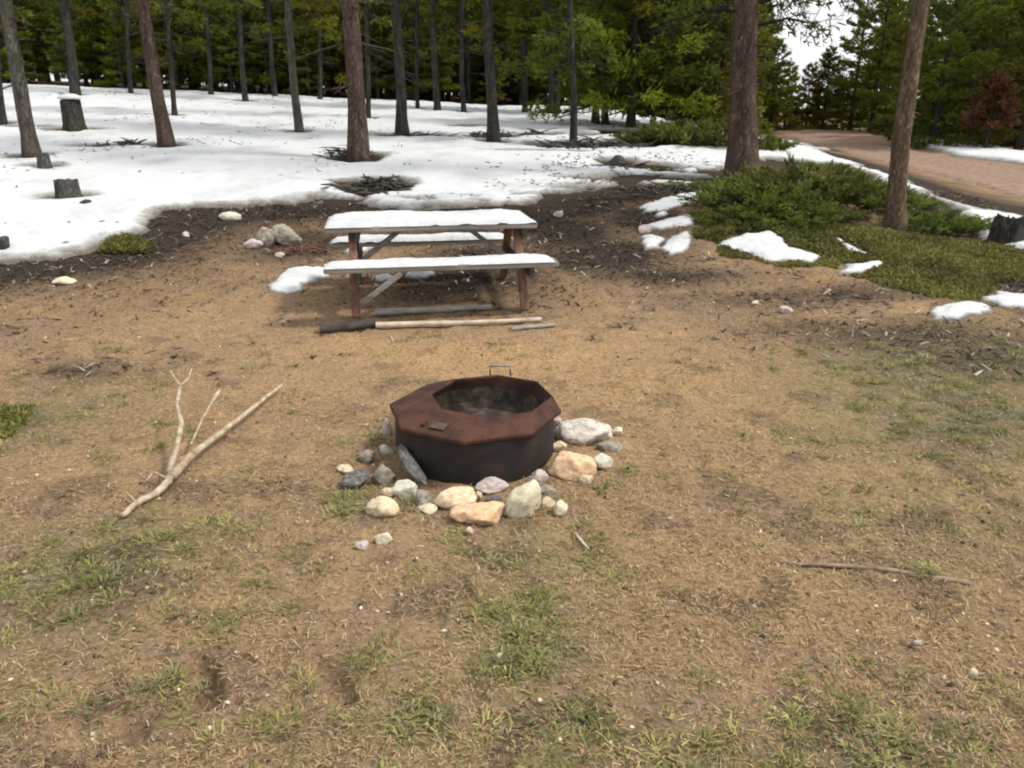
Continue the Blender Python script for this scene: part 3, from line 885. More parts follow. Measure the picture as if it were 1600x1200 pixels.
nv, nu = 860, 760
v = np.linspace(0, 1, nv)
ys = np.concatenate([np.linspace(-30, .6, 24)[:-1], .6 + 3.5 * (np.exp(v * math.log((150 - .6) / 3.5 + 1)) - 1)])
u = np.linspace(-1, 1, nu)
u = .75 * u + .25 * u ** 3
UU, YY = np.meshgrid(u, ys)
XX = UU * (3.2 + 1.05 * np.abs(YY + .5))
ZZ = hbase(XX, YY) + hdet(XX, YY)
i_ = np.arange(XX.size).reshape(XX.shape)
FQ = np.stack([i_[:-1, :-1], i_[:-1, 1:], i_[1:, 1:], i_[1:, :-1]], -1).reshape(-1, 4)
hz, gz, sz = zones(XX, YY)
col = np.stack([hz, gz, sz], -1).reshape(-1, 3)
tag(link("ground", np_mesh("ground", np.stack([XX, YY, ZZ], -1).reshape(-1, 3), FQ, True, col), M['ground']), kind="structure")

# ------------------------------------------------------------------ dirt road with its snow strip
ys = np.concatenate([np.linspace(-20, 12, 40), np.linspace(12.3, 66, 180)])
ss = np.linspace(0, 1, 28)
SS, YY = np.meshgrid(ss, ys)
wob = fbm(YY * 0, YY, 3.0, 3, 8) * .35
A, B = road_near(YY) + wob, road_far(YY) + fbm(YY * 0 + 7, YY, 3.5, 3, 18) * .4
XX = A + (B - A) * SS
ZZ = hbase(XX, YY) + .035 + .05 * np.sin(SS * math.pi) - .035 * np.exp(-((SS - .28) / .07) ** 2) - .035 * np.exp(-((SS - .68) / .07) ** 2) + fbm(XX, YY, .6, 3, 4) * .02
ZZ = np.where((SS < .02) | (SS > .98), hbase(XX, YY) - .05, ZZ)
i_ = np.arange(XX.size).reshape(XX.shape)
FQ = np.stack([i_[:-1, :-1], i_[:-1, 1:], i_[1:, 1:], i_[1:, :-1]], -1).reshape(-1, 4)
tag(link("road", np_mesh("road", np.stack([XX, YY, ZZ], -1).reshape(-1, 3), FQ, True), M['road']), kind="structure")

P = poly_ground([(1428, 231), (1500, 249), (1600, 262), (1760, 282), (1780, 262), (1600, 243), (1520, 227), (1460, 221), (1430, 223)])
lo, hi = P.min(0) - .4, P.max(0) + .4
X, Y, F = grid(np.arange(lo[0], hi[0], .09), np.arange(lo[1], hi[1], .09))
m = sdist(X, Y, P) + fbm(X, Y, .9, 3, 52) * .3
t = np.clip(m / .4, -1, 1)
Z = hbase(X, Y) + np.where(t > 0, 1 - (1 - t) ** 2.2, t * 1.4) * .16 + .02 + fbm(X, Y, .7, 3, 6) * .03 * np.clip(t, 0, 1)
V, F, C = keep_faces(np.stack([X, Y, Z], -1).reshape(-1, 3), F, (m > -.1).ravel(), clean(m, .3))
tag(link("snow_bank", np_mesh("snow_bank", V, F, True, C), M['snow']), "long white snow bank along the far side of the dirt road", "snow bank")

# ------------------------------------------------------------------ steel fire ring
RC = Vector((-.203, 3.99, 0)); RC.z = hgt(RC.x, RC.y) - .01
ring = tag(empty("fire_ring", RC, R(-5)), "rusty octagonal steel fire ring ringed with loose stones", "fire pit")
def loft(loops, cap_first=False, cap_last=False):
    V, F = [], []
    n = len(loops[0])
    for lp in loops: V += [Vector(p) for p in lp]
    for i in range(len(loops) - 1):
        for k in range(n):
            a, b = i * n + k, i * n + (k + 1) % n
            F.append((a, b, b + n, a + n))
    if cap_first: F.append(tuple(range(n))[::-1])
    if cap_last: F.append(tuple((len(loops) - 1) * n + k for k in range(n)))
    return V, F
def octo(r, z, ox=0, oy=0, sub=1):
    c = [Vector((ox + r * math.sin(k * math.pi / 4), oy - r * math.cos(k * math.pi / 4), z)) for k in range(8)]
    out = []
    for k in range(8):
        for s in range(sub): out.append(c[k].lerp(c[(k + 1) % 8], s / sub))
    return out
def circ(r, z, n=48):
    return [Vector((r * math.sin(2 * math.pi * k / n), -r * math.cos(2 * math.pi * k / n), z)) for k in range(n)]
V, F = loft([circ(.432, -.06), circ(.432, .02), circ(.434, .12), circ(.430, .262), circ(.418, .262), circ(.418, -.06)])
o = link("ring_wall", mesh_of("ring_wall", V, F, False), M['steel'], ring)
md = o.modifiers.new("edge", 'EDGE_SPLIT'); md.split_angle = R(35)
for p_ in o.data.polygons: p_.use_smooth = True
V, F = loft([octo(.44, .225), octo(.455, .240), octo(.470, .243), octo(.472, .262), octo(.462, .270), octo(.340, .322, .085, .045), octo(.333, .324, .085, .045), octo(.328, .312, .085, .045), octo(.350, .245, .05, .03), octo(.43, .228)])
o = link("rim", mesh_of("rim", V, F), M['rust'], ring)
bv = o.modifiers.new("soft", 'BEVEL'); bv.width = .004; bv.segments = 2; bv.limit_method = 'ANGLE'
V, F = loft([octo(.340, .255, .05, .03), octo(.345, .17, .03, .02), octo(.33, .13, .02, .01), octo(.10, .11)], cap_last=True)
link("fire_bed", mesh_of("fire_bed", V, F), M['soot'], ring)
# small lifting loop on the rear rim, latch plate on the front face
g = Geo()
hx, hy = .10, .40
g.tube([(hx - .06, hy, .315), (hx - .06, hy, .372), (hx + .06, hy, .372), (hx + .06, hy, .315)], [.0065] * 4, 8)
g.build("handle", M['greysteel'], ring, True)
def on_front(r_, zz, a):     # local frame on a sloping front face
    return Vector((r_ * math.sin(a), -r_ * math.cos(a), zz))
mid_a = -math.pi / 8
ctr = Vector((.375 * math.sin(mid_a), -.375 * math.cos(mid_a), .2905))
rotm = Matrix.Rotation(mid_a, 3, 'Z') @ Matrix.Rotation(R(17), 3, 'X')
g = Geo(); g.box(ctr + rotm @ Vector((.01, 0, .004)), (.085, .05, .003), rotm, .001)
lp = g.build("latch_plate", M['plate'], ring)
g = Geo(); g.box(ctr + rotm @ Vector((-.075, 0, .004)), (.022, .045, .012), rotm, .003)
g.build("latch_lug", M['soot'], ring)

# ------------------------------------------------------------------ stones
def rock_mesh(rs, cuts=13, sub=4, rough=.07):
    bm = bmesh.new()
    bmesh.ops.create_icosphere(bm, subdivisions=sub, radius=1.0)
    ns = [(Vector((rs.gauss(0, 1), rs.gauss(0, 1), rs.gauss(0, 1))).normalized(), rs.uniform(.5, .9)) for _ in range(cuts)]
    ox, oy = rs.random() * 99, rs.random() * 99
    for v in bm.verts:
        d = v.co.normalized()
        r = 1.0
        for nrm, k in ns:
            c = d.dot(nrm)
            if c > .05: r = min(r, k / c)
        f = 1 + rough * float(vnoise(d.x * 3 + ox + d.z * 2.1, d.y * 3 + oy - d.z * 1.7, 3)) + rough * .5 * float(vnoise(d.x * 9 + ox, d.y * 9 + d.z * 7 + oy, 4))
        v.co = d * r * f
    xs = [[v.co[i] for v in bm.verts] for i in range(3)]
    for v in bm.verts:
        for i in range(3):
            lo, hi = min(xs[i]), max(xs[i])
            v.co[i] = (v.co[i] - lo) / (hi - lo) - .5
    me = bpy.data.meshes.new("rock")
    bm.to_mesh(me); bm.free()
    me.polygons.foreach_set("use_smooth", [True] * len(me.polygons))
    return me

def rock(x0, x1, y0, y1, mat, label, name="rock", group=None, rz=None, tilt=(0, 0), dep=None, bury=.36, seed=0, sub=4, aspect=None, on_snow=0.0, cuts=13):
    rs = random.Random(seed * 31 + int(x0 * 7 + y1 * 13))
    p = at((x0 + x1) / 2, y1 - (y1 - y0) * .12, on_snow)
    d = depth(p)
    w = (x1 - x0) * 1.16 * d / FPX
    a = math.atan2(CAM_H - p.z, p.y)
    hh = (y1 - y0) * d / FPX
    dy = dep if dep else w * .75
    dz = max(.02, (hh - dy * math.sin(a) * .75) / math.cos(a)) if aspect is None else aspect * w
    dz = max(dz, w * .3)
    o = link(name, rock_mesh(rs, cuts=cuts, sub=sub), RM[mat])
    o.scale = (w, dy, dz * (1 + bury))
    o.location = (p.x, p.y + dy * .45, p.z + on_snow + dz * (.5 - bury * .5))
    o.rotation_euler = (tilt[0], tilt[1], (rs.uniform(-.35, .35) if rz is None else rz))
    tag(o, label, "rock", group)
    return o

G = "stones around the fire ring"
ROCKS = [
    (572, 620, 777, 819, 'tan', "blocky tan stone standing clear of the fire ring"),
    (612, 648, 750, 782, 'pale', "pale greenish white stone above the blocky tan one"),
    (678, 740, 759, 801, 'tan', "smooth beige stone touching the front of the fire ring, flat faced"),
    (745, 792, 751, 774, 'pink', "flat pinkish white stone wedged against the front of the fire ring"),
    (706, 784, 797, 829, 'orange', "low wide orange stone lying flat in front of the beige one"),
    (787, 842, 753, 816, 'cream', "tall jagged cream stone beside the flat pinkish one"),
    (823, 855, 733, 763, 'pink', "small oval greyish pink stone propped beside the fire ring wall"),
    (860, 928, 708, 759, 'orange', "big orange brown stone below the white speckled one"),
    (874, 955, 655, 705, 'speck', "large white stone with dark pits beside the fire ring"),
    (533, 573, 737, 770, 'slate', "tilted dark grey slab at the outer edge of the stones"),
    (525, 551, 728, 745, 'tan', "small beige stone behind the tilted dark slab"),
    (580, 610, 727, 761, 'grey', "brownish grey stone between the dark slab and the slate wedge"),
    (594, 613, 694, 717, 'pale', "small pale stone beside the soot dark wall, below a beige one"),
    (597, 612, 655, 684, 'pink', "narrow pale pink stone half hidden behind the fire ring"),
    (928, 957, 711, 739, 'pale', "greenish white stone at the outer side of the big orange brown stone"),
    (867, 887, 783, 810, 'cream', "small upright cream stone alone in the grass"),
    (586, 612, 832, 854, 'cream', "small bright stone lying apart below the blocky tan one"),
    (555, 574, 847, 863, 'pink', "smaller pale chip lying apart next to a small bright stone"),
    (727, 740, 824, 838, 'tan', "tiny tan chip under the low wide orange stone"),
    (648, 674, 769, 798, 'grey', "grey green stone between the pale stone and the beige stone"),
    (756, 782, 774, 794, 'slate', "dark little stone tucked under the flat pinkish one"),
    (858, 877, 652, 672, 'pink', "pale stone peeking out behind the fire ring next to the white pitted one"),
    (936, 972, 690, 712, 'grey', "flat grey stone at the far side of the white pitted stone"),
    (560, 584, 705, 728, 'grey', "rough grey stone in the weeds behind the beige one"),
    (652, 680, 788, 806, 'cream', "flat cream pebble below the grey green stone next to the beige one"),
    (737, 752, 768, 783, 'tan', "little tan stone filling the gap between the beige stone and the flat pinkish one"),
    (596, 616, 762, 780, 'tan', "little tan stone filling the gap above the blocky tan stone"),
    (545, 566, 744, 761, 'cream', "cream stone lying against the tilted dark slab"),
    (903, 925, 742, 760, 'tan', "tan stone at the outer foot of the big orange brown one"),
    (598, 616, 735, 751, 'cream', "small cream stone between the brownish grey stone and the slate wedge"),
    (846, 866, 778, 796, 'tan', "small tan stone at the outer foot of the jagged cream one"),
    (955, 974, 668, 686, 'cream', "small cream stone at the outer end of the white pitted stone"),
    (863, 884, 690, 708, 'tan', "tan stone squeezed between the wall and the big orange brown one"),
    (842, 868, 758, 778, 'grey', "grey green stone between the oval stone and jagged cream stone"),
]
for k, (x0, x1, y0, y1, mt, lab) in enumerate(ROCKS):
    rock(x0, x1, y0, y1, mt, lab, group=G, seed=k)
# the slate wedge leaning against the wall
a0, a1 = at(668, 764), at(628, 735)
o = link("rock", rock_mesh(random.Random(8), cuts=10), RM['slate'])
o.scale = (.30, .085, .085)
o.location = ((a0.x + a1.x) / 2 - .01, (a0.y + a1.y) / 2 - .01, a0.z + .075)
o.rotation_euler = (.3, R(22), math.atan2(a0.y - a1.y, a0.x - a1.x))
tag(o, "long slate grey wedge leaning on the fire ring wall", "rock", G)

rock(420, 466, 346, 391, 'grey', "round grey boulder at the snow's edge beside the picnic table", "boulder", aspect=.60, seed=3, sub=5, cuts=4, bury=.1, tilt=(.3, .2))
rock(398, 426, 358, 392, 'grey', "grey green stone leaning against the round boulder", seed=5)
rock(380, 408, 374, 393, 'pink', "smooth pale oval stone beside the boulder", seed=6)
rock(80, 110, 433, 449, 'cream', "flat cream stone alone on brown soil below the snow", seed=2)
rock(430, 444, 395, 404, 'pale', "white pebble under the boulder", "pebble", seed=1)
rock(-14, 9, 370, 392, 'dark', "dark rock poking out of the snow at the view's edge", seed=4, on_snow=.06)
rock(120, 139, 312, 322, 'dark', "small black rock in the snow beside the grey stump", seed=9, on_snow=.06)
rock(284, 294, 363, 373, 'pink', "pinkish pebble on dark soil just below the snow's edge", "pebble", seed=7)
rock(340, 372, 335, 345, 'pale', "pale flat stone in dark soil under the snow edge", seed=8)
rock(950, 978, 244, 262, 'dark', "black rock at the snow edge near the branch pile", seed=12)
rock(1000, 1018, 352, 366, 'pink', "pale stone on dark needles between table and juniper", seed=14)
rock(866, 880, 330, 340, 'pink', "pale pebble on dark soil behind the table end", "pebble", seed=15)
rock(1220, 1240, 478, 490, 'pink', "grey pink stone on damp soil below the largest snow patch", seed=16)
rock(1176, 1186, 470, 478, 'cream', "bright pebble on brown soil near a grey pink stone", "pebble", seed=17)
rock(775, 785, 1021, 1032, 'cream', "bright cream pebble in the green tuft of the clearing", "pebble", seed=19)
rock(1428, 1440, 1000, 1012, 'pink', "pale pink pebble in bare soil below the buried stick", "pebble", seed=20)
rock(1516, 1528, 1046, 1060, 'cream', "cream pebble in dry grass near the view's edge", "pebble", seed=21)

# ------------------------------------------------------------------ picnic table
TR = R(9.5)
TP = Vector((-.77, 7.45, 0)); TP.z = float(hbase(TP.x, TP.y)) + .01
table = tag(empty("picnic_table", TP, TR), "weathered wooden picnic table with two attached benches and red legs", "picnic table")
L_, TH, SH, SY = 1.90, .735, .455, .66
g = Geo()
for k in range(5):
    yk = (k - 2) * .152
    g.box((rnd.uniform(-.008, .008), yk, TH - .02), (L_, .143, .042), None, .006)
top = g.build("tabletop", M['wood_grey'], table)
for s in (-1, 1):
    g = Geo()
    sl = 2.02 if s < 0 else 1.86
    g.box((.06 if s < 0 else -.03, s * SY, SH - .02), (sl, .26, .042), None, .007)
    g.build("seat", M['wood_grey'], table)
for ex in (-.71, .79):
    for s in (-1, 1):
        g = Geo(); g.beam((ex, s * .22, TH - .045), (ex, s * .66, 0.0), .075, .04)
        g.build("leg", M['wood_red'], table)
    g = Geo(); g.beam((ex + .042, -.78, SH - .088), (ex + .042, .78, SH - .088), .04, .09)
    g.build("seat_support", M['wood_dark'], table)
    g = Geo(); g.beam((ex + .042, -.36, TH - .088), (ex + .042, .36, TH - .088), .04, .085)
    g.build("top_cleat", M['wood_dark'], table)
    g = Geo(); sx = 1 if ex < 0 else -1
    g.beam((ex + sx * .075, 0, SH - .07), (ex + sx * .46, 0, TH - .06), .085, .04)
    g.build("brace", M['wood_grey'], table)
g = Geo(); g.beam((-.70, -.52, .06), (-.30, -.30, .30), .05, .035); g.build("brace", M['wood_grey'], table)

def snow_slab(name, label, cx, cy, z, lx, ly, th, seed, trim=.05):
    nx_, ny_ = int(lx / .02), max(8, int(ly / .02))
    xs = np.linspace(-lx / 2, lx / 2, nx_); yy = np.linspace(-ly / 2, ly / 2, ny_)
    X, Y = np.meshgrid(xs, yy)
    edge = np.minimum(lx / 2 - np.abs(X), ly / 2 - np.abs(Y)) + fbm(X, Y, .22, 4, seed) * .040 - trim * .15
    ex_ = np.clip((lx / 2 - np.abs(X)) / (trim * 5), 0, 1)
    t = np.clip(edge / .05, 0, 1)
    Z = th * (1 - (1 - t) ** 2.2) * (.45 + .55 * ex_ ** .6) + fbm(X, Y, .3, 4, seed + 5) * .022 * t
    i_ = np.arange(X.size).reshape(X.shape)
    F = np.stack([i_[:-1, :-1], i_[:-1, 1:], i_[1:, 1:], i_[1:, :-1]], -1).reshape(-1, 4)
    V, F = keep_faces(np.stack([X, Y, Z], -1).reshape(-1, 3), F, (edge > 0).ravel())
    # closed underside
    n = len(V); B = V.copy(); B[:, 2] = -.001
    V = np.vstack([V, B]); F = np.vstack([F, F[:, ::-1] + n])
    o = link(name, np_mesh(name, V, F, True, np.full((len(V), 3), 1.5)), M['snow'])
    o.location = TP + Matrix.Rotation(TR, 3, 'Z') @ Vector((cx, cy, z + .003))
    o.rotation_euler = (0, 0, TR)
    tag(o, label, "snow", "snow lying on the picnic table")
    return o
snow_slab("snow_layer", "thick even snow sheet covering the picnic tabletop", .005, .0, TH + .001, 1.89, .765, .046, 1)
snow_slab("snow_layer", "long snow ridge along the table bench facing the fire ring", .04, -SY, SH + .001, 1.98, .275, .038, 2, .05)
snow_slab("snow_layer", "snow ridge on the table bench facing the forest", -.05, SY, SH + .001, 1.78, .27, .040, 3, .05)

# poles lying in front of and under the table
def log(p, q, r, mat, name, label, cat, bend=.0, seed=1, n=10, group=None, taper=.75):
    rs = random.Random(seed)
    p, q = Vector(p), Vector(q)
    g = Geo(); m = 12
    side = (q - p).cross(Vector((0, 0, 1))).normalized()
    pts = [p.lerp(q, i / (m - 1)) + side * (bend * math.sin(math.pi * i / (m - 1)) + rs.uniform(-1, 1) * r * .15) for i in range(m)]
    pts = [Vector((v.x, v.y, v.z)) - p for v in pts]
    g.tube(pts, [r * (1 - (1 - taper) * i / (m - 1)) * rs.uniform(.9, 1.1) for i in range(m)], 14, True, .09, rs)
    o = g.build(name, mat, None, True); o.location = p
    md = o.modifiers.new("edge", 'EDGE_SPLIT'); md.split_angle = R(75)
    tag(o, label, cat, group)
    return o
def gp(px, py, up=0.0):
    p = at(px, py); p.z = hgt(p.x, p.y) + up; return p
log(gp(588, 516, .03), gp(846, 504, .03), .027, M['wood_pale'], "fallen_pole", "long bleached pole lying on the ground in front of the picnic table", "pole", .03, 2)
log(gp(586, 496, .04), gp(768, 485, .035), .033, M['wood_grey'], "weathered_rail", "grey weathered rail lying on the ground under the picnic table", "rail", .0, 3)
log(gp(500, 520, .035), gp(588, 514, .035), .05, M['wood_dark'], "dark_log", "short dark damp log under the red leg of the picnic table", "log", .0, 4)
log(gp(800, 517, .015), gp(866, 513, .015), .02, M['wood_grey'], "stick", "thin grey stick on the grass at the bleached pole's end", "stick", .0, 5)

# ------------------------------------------------------------------ fallen forked branch and buried stick
def skel(root, name, paths, mat, label, cat):
    g = Geo()
    rs = random.Random(3)
    for pts, r0, r1 in paths:
        pts = [Vector(p) - root for p in pts]
        # resample with slight knots
        out = []
        for i in range(len(pts) - 1):
            for s in range(4): out.append(pts[i].lerp(pts[i + 1], s / 4) + Vector((rs.uniform(-1, 1), rs.uniform(-1, 1), rs.uniform(-1, 1))) * r1 * .25)
        out.append(pts[-1])
        m = len(out)
        g.tube(out, [(r0 + (r1 - r0) * i / (m - 1)) * rs.uniform(.92, 1.1) for i in range(m)], 9, True, .06, rs)
    o = g.build(name, mat, None, True); o.location = root
    tag(o, label, cat)
    return o
def up(px, py, z):
    """a spot z above the ground on that line of sight"""
    p = at(px, py, z); p.z = float(hbase(p.x, p.y)) + z; return p
root = gp(268, 745, .0)
skel(root, "fallen_branch", [
    ([up(190, 806, .01), up(215, 786, .02), up(245, 772, .03), up(262, 752, .05), up(270, 740, .06)], .013, .020),
    ([up(268, 745, .06), up(300, 712, .07), up(345, 676, .07), up(395, 638, .06), up(443, 600, .05)], .023, .010),
    ([up(264, 738, .06), up(276, 700, .13), up(284, 662, .18), up(276, 632, .21), up(282, 601, .25)], .016, .010),
    ([up(282, 603, .25), up(272, 590, .27), up(266, 578, .29)], .008, .004),
    ([up(282, 603, .25), up(294, 592, .26), up(300, 576, .28)], .008, .004),
    ([up(298, 695, .06), up(316, 655, .06), up(330, 630, .07), up(344, 610, .08)], .007, .010),
    ([up(262, 748, .05), up(240, 738, .05), up(228, 752, .02)], .008, .004),
    ([up(214, 786, .02), up(203, 775, .03), up(197, 769, .04)], .007, .004),
], M['wood_bone'], "bleached forked dead branch lying in dry grass", "branch")
skel(gp(1380, 890), "buried_stick", [([up(1228, 880, .004), up(1300, 884, .010), up(1380, 890, .012), up(1450, 902, .012), up(1516, 911, .016)], .007, .012)], M['wood_brown'], "thin straight brown stick half sunk in the bare grass", "stick")
skel(gp(905, 840), "twig", [([up(898, 832, .01), up(912, 850, .012), up(920, 858, .01)], .006, .004)], M['wood_pale'], "short pale twig beside the small upright cream stone", "twig")

# ------------------------------------------------------------------ stumps
def stump(px, py, wpx, hpx, mat, label, jag=.03, snowcap=False, lift=.04, flare=1.25):
    p = at(px, py, lift); p.z += lift
    d = depth(p); r = wpx * d / FPX / 2; h = hpx * d / FPX
    rs = random.Random(int(px))
    root = tag(empty("tree_stump", p), label, "stump")
    n = 28
    loops = []
    lob = [1 + .10 * math.sin(3 * a + px) + .06 * math.sin(7 * a) for a in [2 * math.pi * k / n for k in range(n)]]
    for (z, s) in ((-.12, flare * 1.1), (.0, flare), (h * .25, 1.06), (h * .6, 1.0), (h * .95, .97)):
        loops.append([Vector((r * s * lob[k] * math.cos(2 * math.pi * k / n), r * s * lob[k] * math.sin(2 * math.pi * k / n), z + (jag * rs.uniform(-1, 1) if z > h * .9 else 0))) for k in range(n)])
    loops.append([v * 1 for v in loops[-1]])
    loops[-1] = [Vector((v.x * .93, v.y * .93, v.z + .012)) for v in loops[-1]]
    loops.append([Vector((v.x * .4, v.y * .4, h * .97 + rs.uniform(-1, 1) * jag * .6)) for v in loops[-1]])
    V, F = loft(loops, cap_last=True)
    o = link("stump_body", mesh_of("stump_body", V, F, True), mat, root)
    o.modifiers.new("edge", 'EDGE_SPLIT').split_angle = R(50)
    if snowcap:
        bm = bmesh.new(); bmesh.ops.create_uvsphere(bm, u_segments=24, v_segments=12, radius=1)
        for v in bm.verts:
            k = 1 + .12 * float(vnoise(v.co.x * 2 + 5, v.co.y * 2, 2))
            v.co = Vector((v.co.x * r * 1.15 * k, v.co.y * r * 1.1 * k, v.co.z * r * (.5 if v.co.z > 0 else .12) + h + .01))
        me = bpy.data.meshes.new("snow_cap"); bm.to_mesh(me); bm.free()
        me.color_attributes.new("tint", 'FLOAT_COLOR', 'POINT').data.foreach_set("color", [1.5] * (4 * len(me.vertices)))
        me.polygons.foreach_set("use_smooth", [True] * len(me.polygons))
        c = link("snow_layer", me, M['snow']); c.location = p
        tag(c, "lumpy snow cap on top of the dark stump", "snow")
    return root
stump(118, 206, 30, 48, M['bark_dark'], "tall dark stump capped with snow on the snow field", .02, True)
stump(71, 264, 17, 22, M['stump'], "low dark stump beside the leaning grey pine")
stump(107, 312, 34, 30, M['stump'], "weathered grey cut stump alone in bright snow", .015)
stump(1569, 384, 44, 40, M['bark_dark'], "jagged dark broken stump between ground cover and roadside snow", .09, False, .0, 1.5)

# ------------------------------------------------------------------ brush piles and litter on the snow
def brush(px, py, n, L, spread, hh, label, seed, mat='wood_dark', name="brush_pile", thick=.012, lift=.02):
    rs = random.Random(seed)
    p = at(px, py)
    g = Geo()
    for i in range(n):
        a = rs.random() * 6.28; r = math.sqrt(rs.random())
        c = Vector((math.cos(a) * r * spread[0], math.sin(a) * r * spread[1], 0))
        b = rs.random() * 6.28; el = rs.uniform(-.1, .35)
        l = L * rs.uniform(.4, 1.2)
        d = Vector((math.cos(b) * math.cos(el), math.sin(b) * math.cos(el), math.sin(el)))
        q = c + d * l
        z0 = float(hbase(p.x + c.x, p.y + c.y)) - p.z + lift + rs.random() * hh * (1 - r)
        c.z = z0; q.z += z0
        zq = float(hbase(p.x + q.x, p.y + q.y)) - p.z + .02
        q.z = max(q.z, zq)
        mid = c.lerp(q, .5) + Vector((rs.uniform(-.1, .1), rs.uniform(-.1, .1), rs.uniform(0, .06))) * l
        t = thick * rs.uniform(.5, 1.5)
        g.tube([c, mid, q], [t, t * .8, t * .35], 5, True)
    o = g.build(name, M[mat], None, True); o.location = p
    tag(o, label, "brush", "brush piles on the snow")
    return o
brush(588, 298, 70, .40, (.62, .45), .16, "dark low brush pile in a melted hollow right behind the picnic table", 1, thick=.022)
brush(545, 250, 60, .42, (.42, .28), .30, "dead brush heaped against the foot of the reddish pine", 2)
brush(925, 232, 90, .55, (1.2, .40), .20, "long dark pile of fallen branches around the slender black pine", 3, thick=.02)
brush(650, 216, 40, .45, (.75, .2), .10, "thin twigs strewn beside the foot of the dark grey pine", 4)
brush(768, 214, 50, .42, (.5, .45), .12, "dark twigs matted around the foot of a dark pine past the table", 5)
brush(965, 266, 34, .35, (.35, .3), .14, "small dark brush heap at the snow edge near the black rock", 6, thick=.016)
brush(180, 234, 22, .35, (.6, .1), .05, "line of dark twigs lying on snow between two big trunks", 7, thick=.02, lift=.09)
brush(1045, 305, 60, .4, (.8, .5), .08, "scattered dark twigs on thin snow before the broad red pine", 10, thick=.012, lift=.03)
brush(838, 214, 18, .4, (.4, .2), .06, "bent dark branch scraps on snow short of the long branch pile", 8, thick=.02, lift=.06)
brush(470, 395, 46, .22, (.32, .2), .08, "reddish brown dead twigs on soil behind the ragged snow remnant", 9, 'wood_red', "twig_heap", .007, .01)

# specks of bark and needles lying on the snow: uncountable
rs = np.random.default_rng(4)
hp = np.array(hero_pos)[rs.integers(0, len(hero_pos), 1500)]
n = 2000
u = np.concatenate([rs.uniform(-12, 9, 500), hp[:, 0] + rs.normal(0, .75, 1500)]); w = np.concatenate([7.5 + rs.uniform(0, 1, 500) ** 1.3 * 22, hp[:, 1] + rs.normal(0, .9, 1500)])
cl = fbm(u, w, 2.0, 3, 88) > -.05
pc = at(1000, 280)
u = np.concatenate([u, rs.normal(pc.x, .9, 1500)]); w = np.concatenate([w, rs.normal(pc.y, 1.3, 1500)]); cl = np.concatenate([cl, fbm(u[n:], w[n:], .5, 2, 9) > -.1])
mm = snow_mask(u, w)
ok = cl & (mm > .12)
u, w, mm = u[ok], w[ok], mm[ok]
zz = snow_height(u, w, mm) + .004
P = np.stack([u, w, zz], 1); D = np.stack([rs.normal(0, 1, len(u)), rs.normal(0, .8, len(u)), rs.normal(0, .06, len(u))], 1)
V, F, C = needle_quads(rs, P, D, rs.uniform(0, 1, len(u)), 2, .085, .022, .25)
V[:, 2] = np.maximum(V[:, 2], np.repeat(np.repeat(zz, 2), 4) - .002)
c3 = np.array([.03, .024, .018])[None, :] + C[:, None] * np.array([.06, .05, .04])
tag(link("litter", np_mesh("litter", V, F, False, c3), M['blades']), "dark bark flecks and needles scattered over the snow", "litter", kind="stuff")

# ------------------------------------------------------------------ junipers and ground cover
def juniper_mesh(seed, nspray=80, R0=.95, H0=.42):
    r_ = np.random.default_rng(seed)
    P, D, T = [], [], []
    wood = Geo()
    for k in range(nspray):
        az = r_.uniform(0, 6.283); rad = R0 * math.sqrt(r_.uniform(0, 1)) * .75
        c = np.array([math.cos(az) * rad, math.sin(az) * rad, 0])
        out = np.array([math.cos(az), math.sin(az), 0]) + np.append(r_.normal(0, .45, 2), 0)
        L = r_.uniform(.25, .55) * R0
        hz_ = H0 * (1.05 - (rad / R0) ** 1.6) * r_.uniform(.65, 1.15)
        end = c + out / np.linalg.norm(out) * L + np.array([0, 0, hz_])
        c[2] = hz_ * .15
        n = 30
        s = r_.uniform(.1, 1, n)
        ctrl = (c + end) / 2 + np.array([0, 0, hz_ * .25])
        pos = (c[None] * ((1 - s) ** 2)[:, None] + ctrl[None] * (2 * s * (1 - s))[:, None] + end[None] * (s ** 2)[:, None]) + r_.normal(0, .035, (n, 3))
        tang = (end - c)[None] + r_.normal(0, .12, (n, 3)) + np.array([0, 0, .12])
        P.append(pos); D.append(tang / np.linalg.norm(tang, axis=1)[:, None]); T.append(np.clip(r_.uniform(.1, .75) + .25 * (s - .5) + r_.normal(0, .15, n), 0, 1))
        wood.tube([c * .6, ctrl, end], [.010, .007, .003], 4, False)
    V, F, C = needle_quads(r_, np.vstack(P), np.vstack(D), np.concatenate(T), 3, .095, .026, .45)
    return crown_mesh("shrub", V, F, C, wood)
JM = [juniper_mesh(i) for i in (1, 2, 3)]
for m_ in JM:
    m_.materials.append(M['juniper']); m_.materials.append(M['bark_dark'])
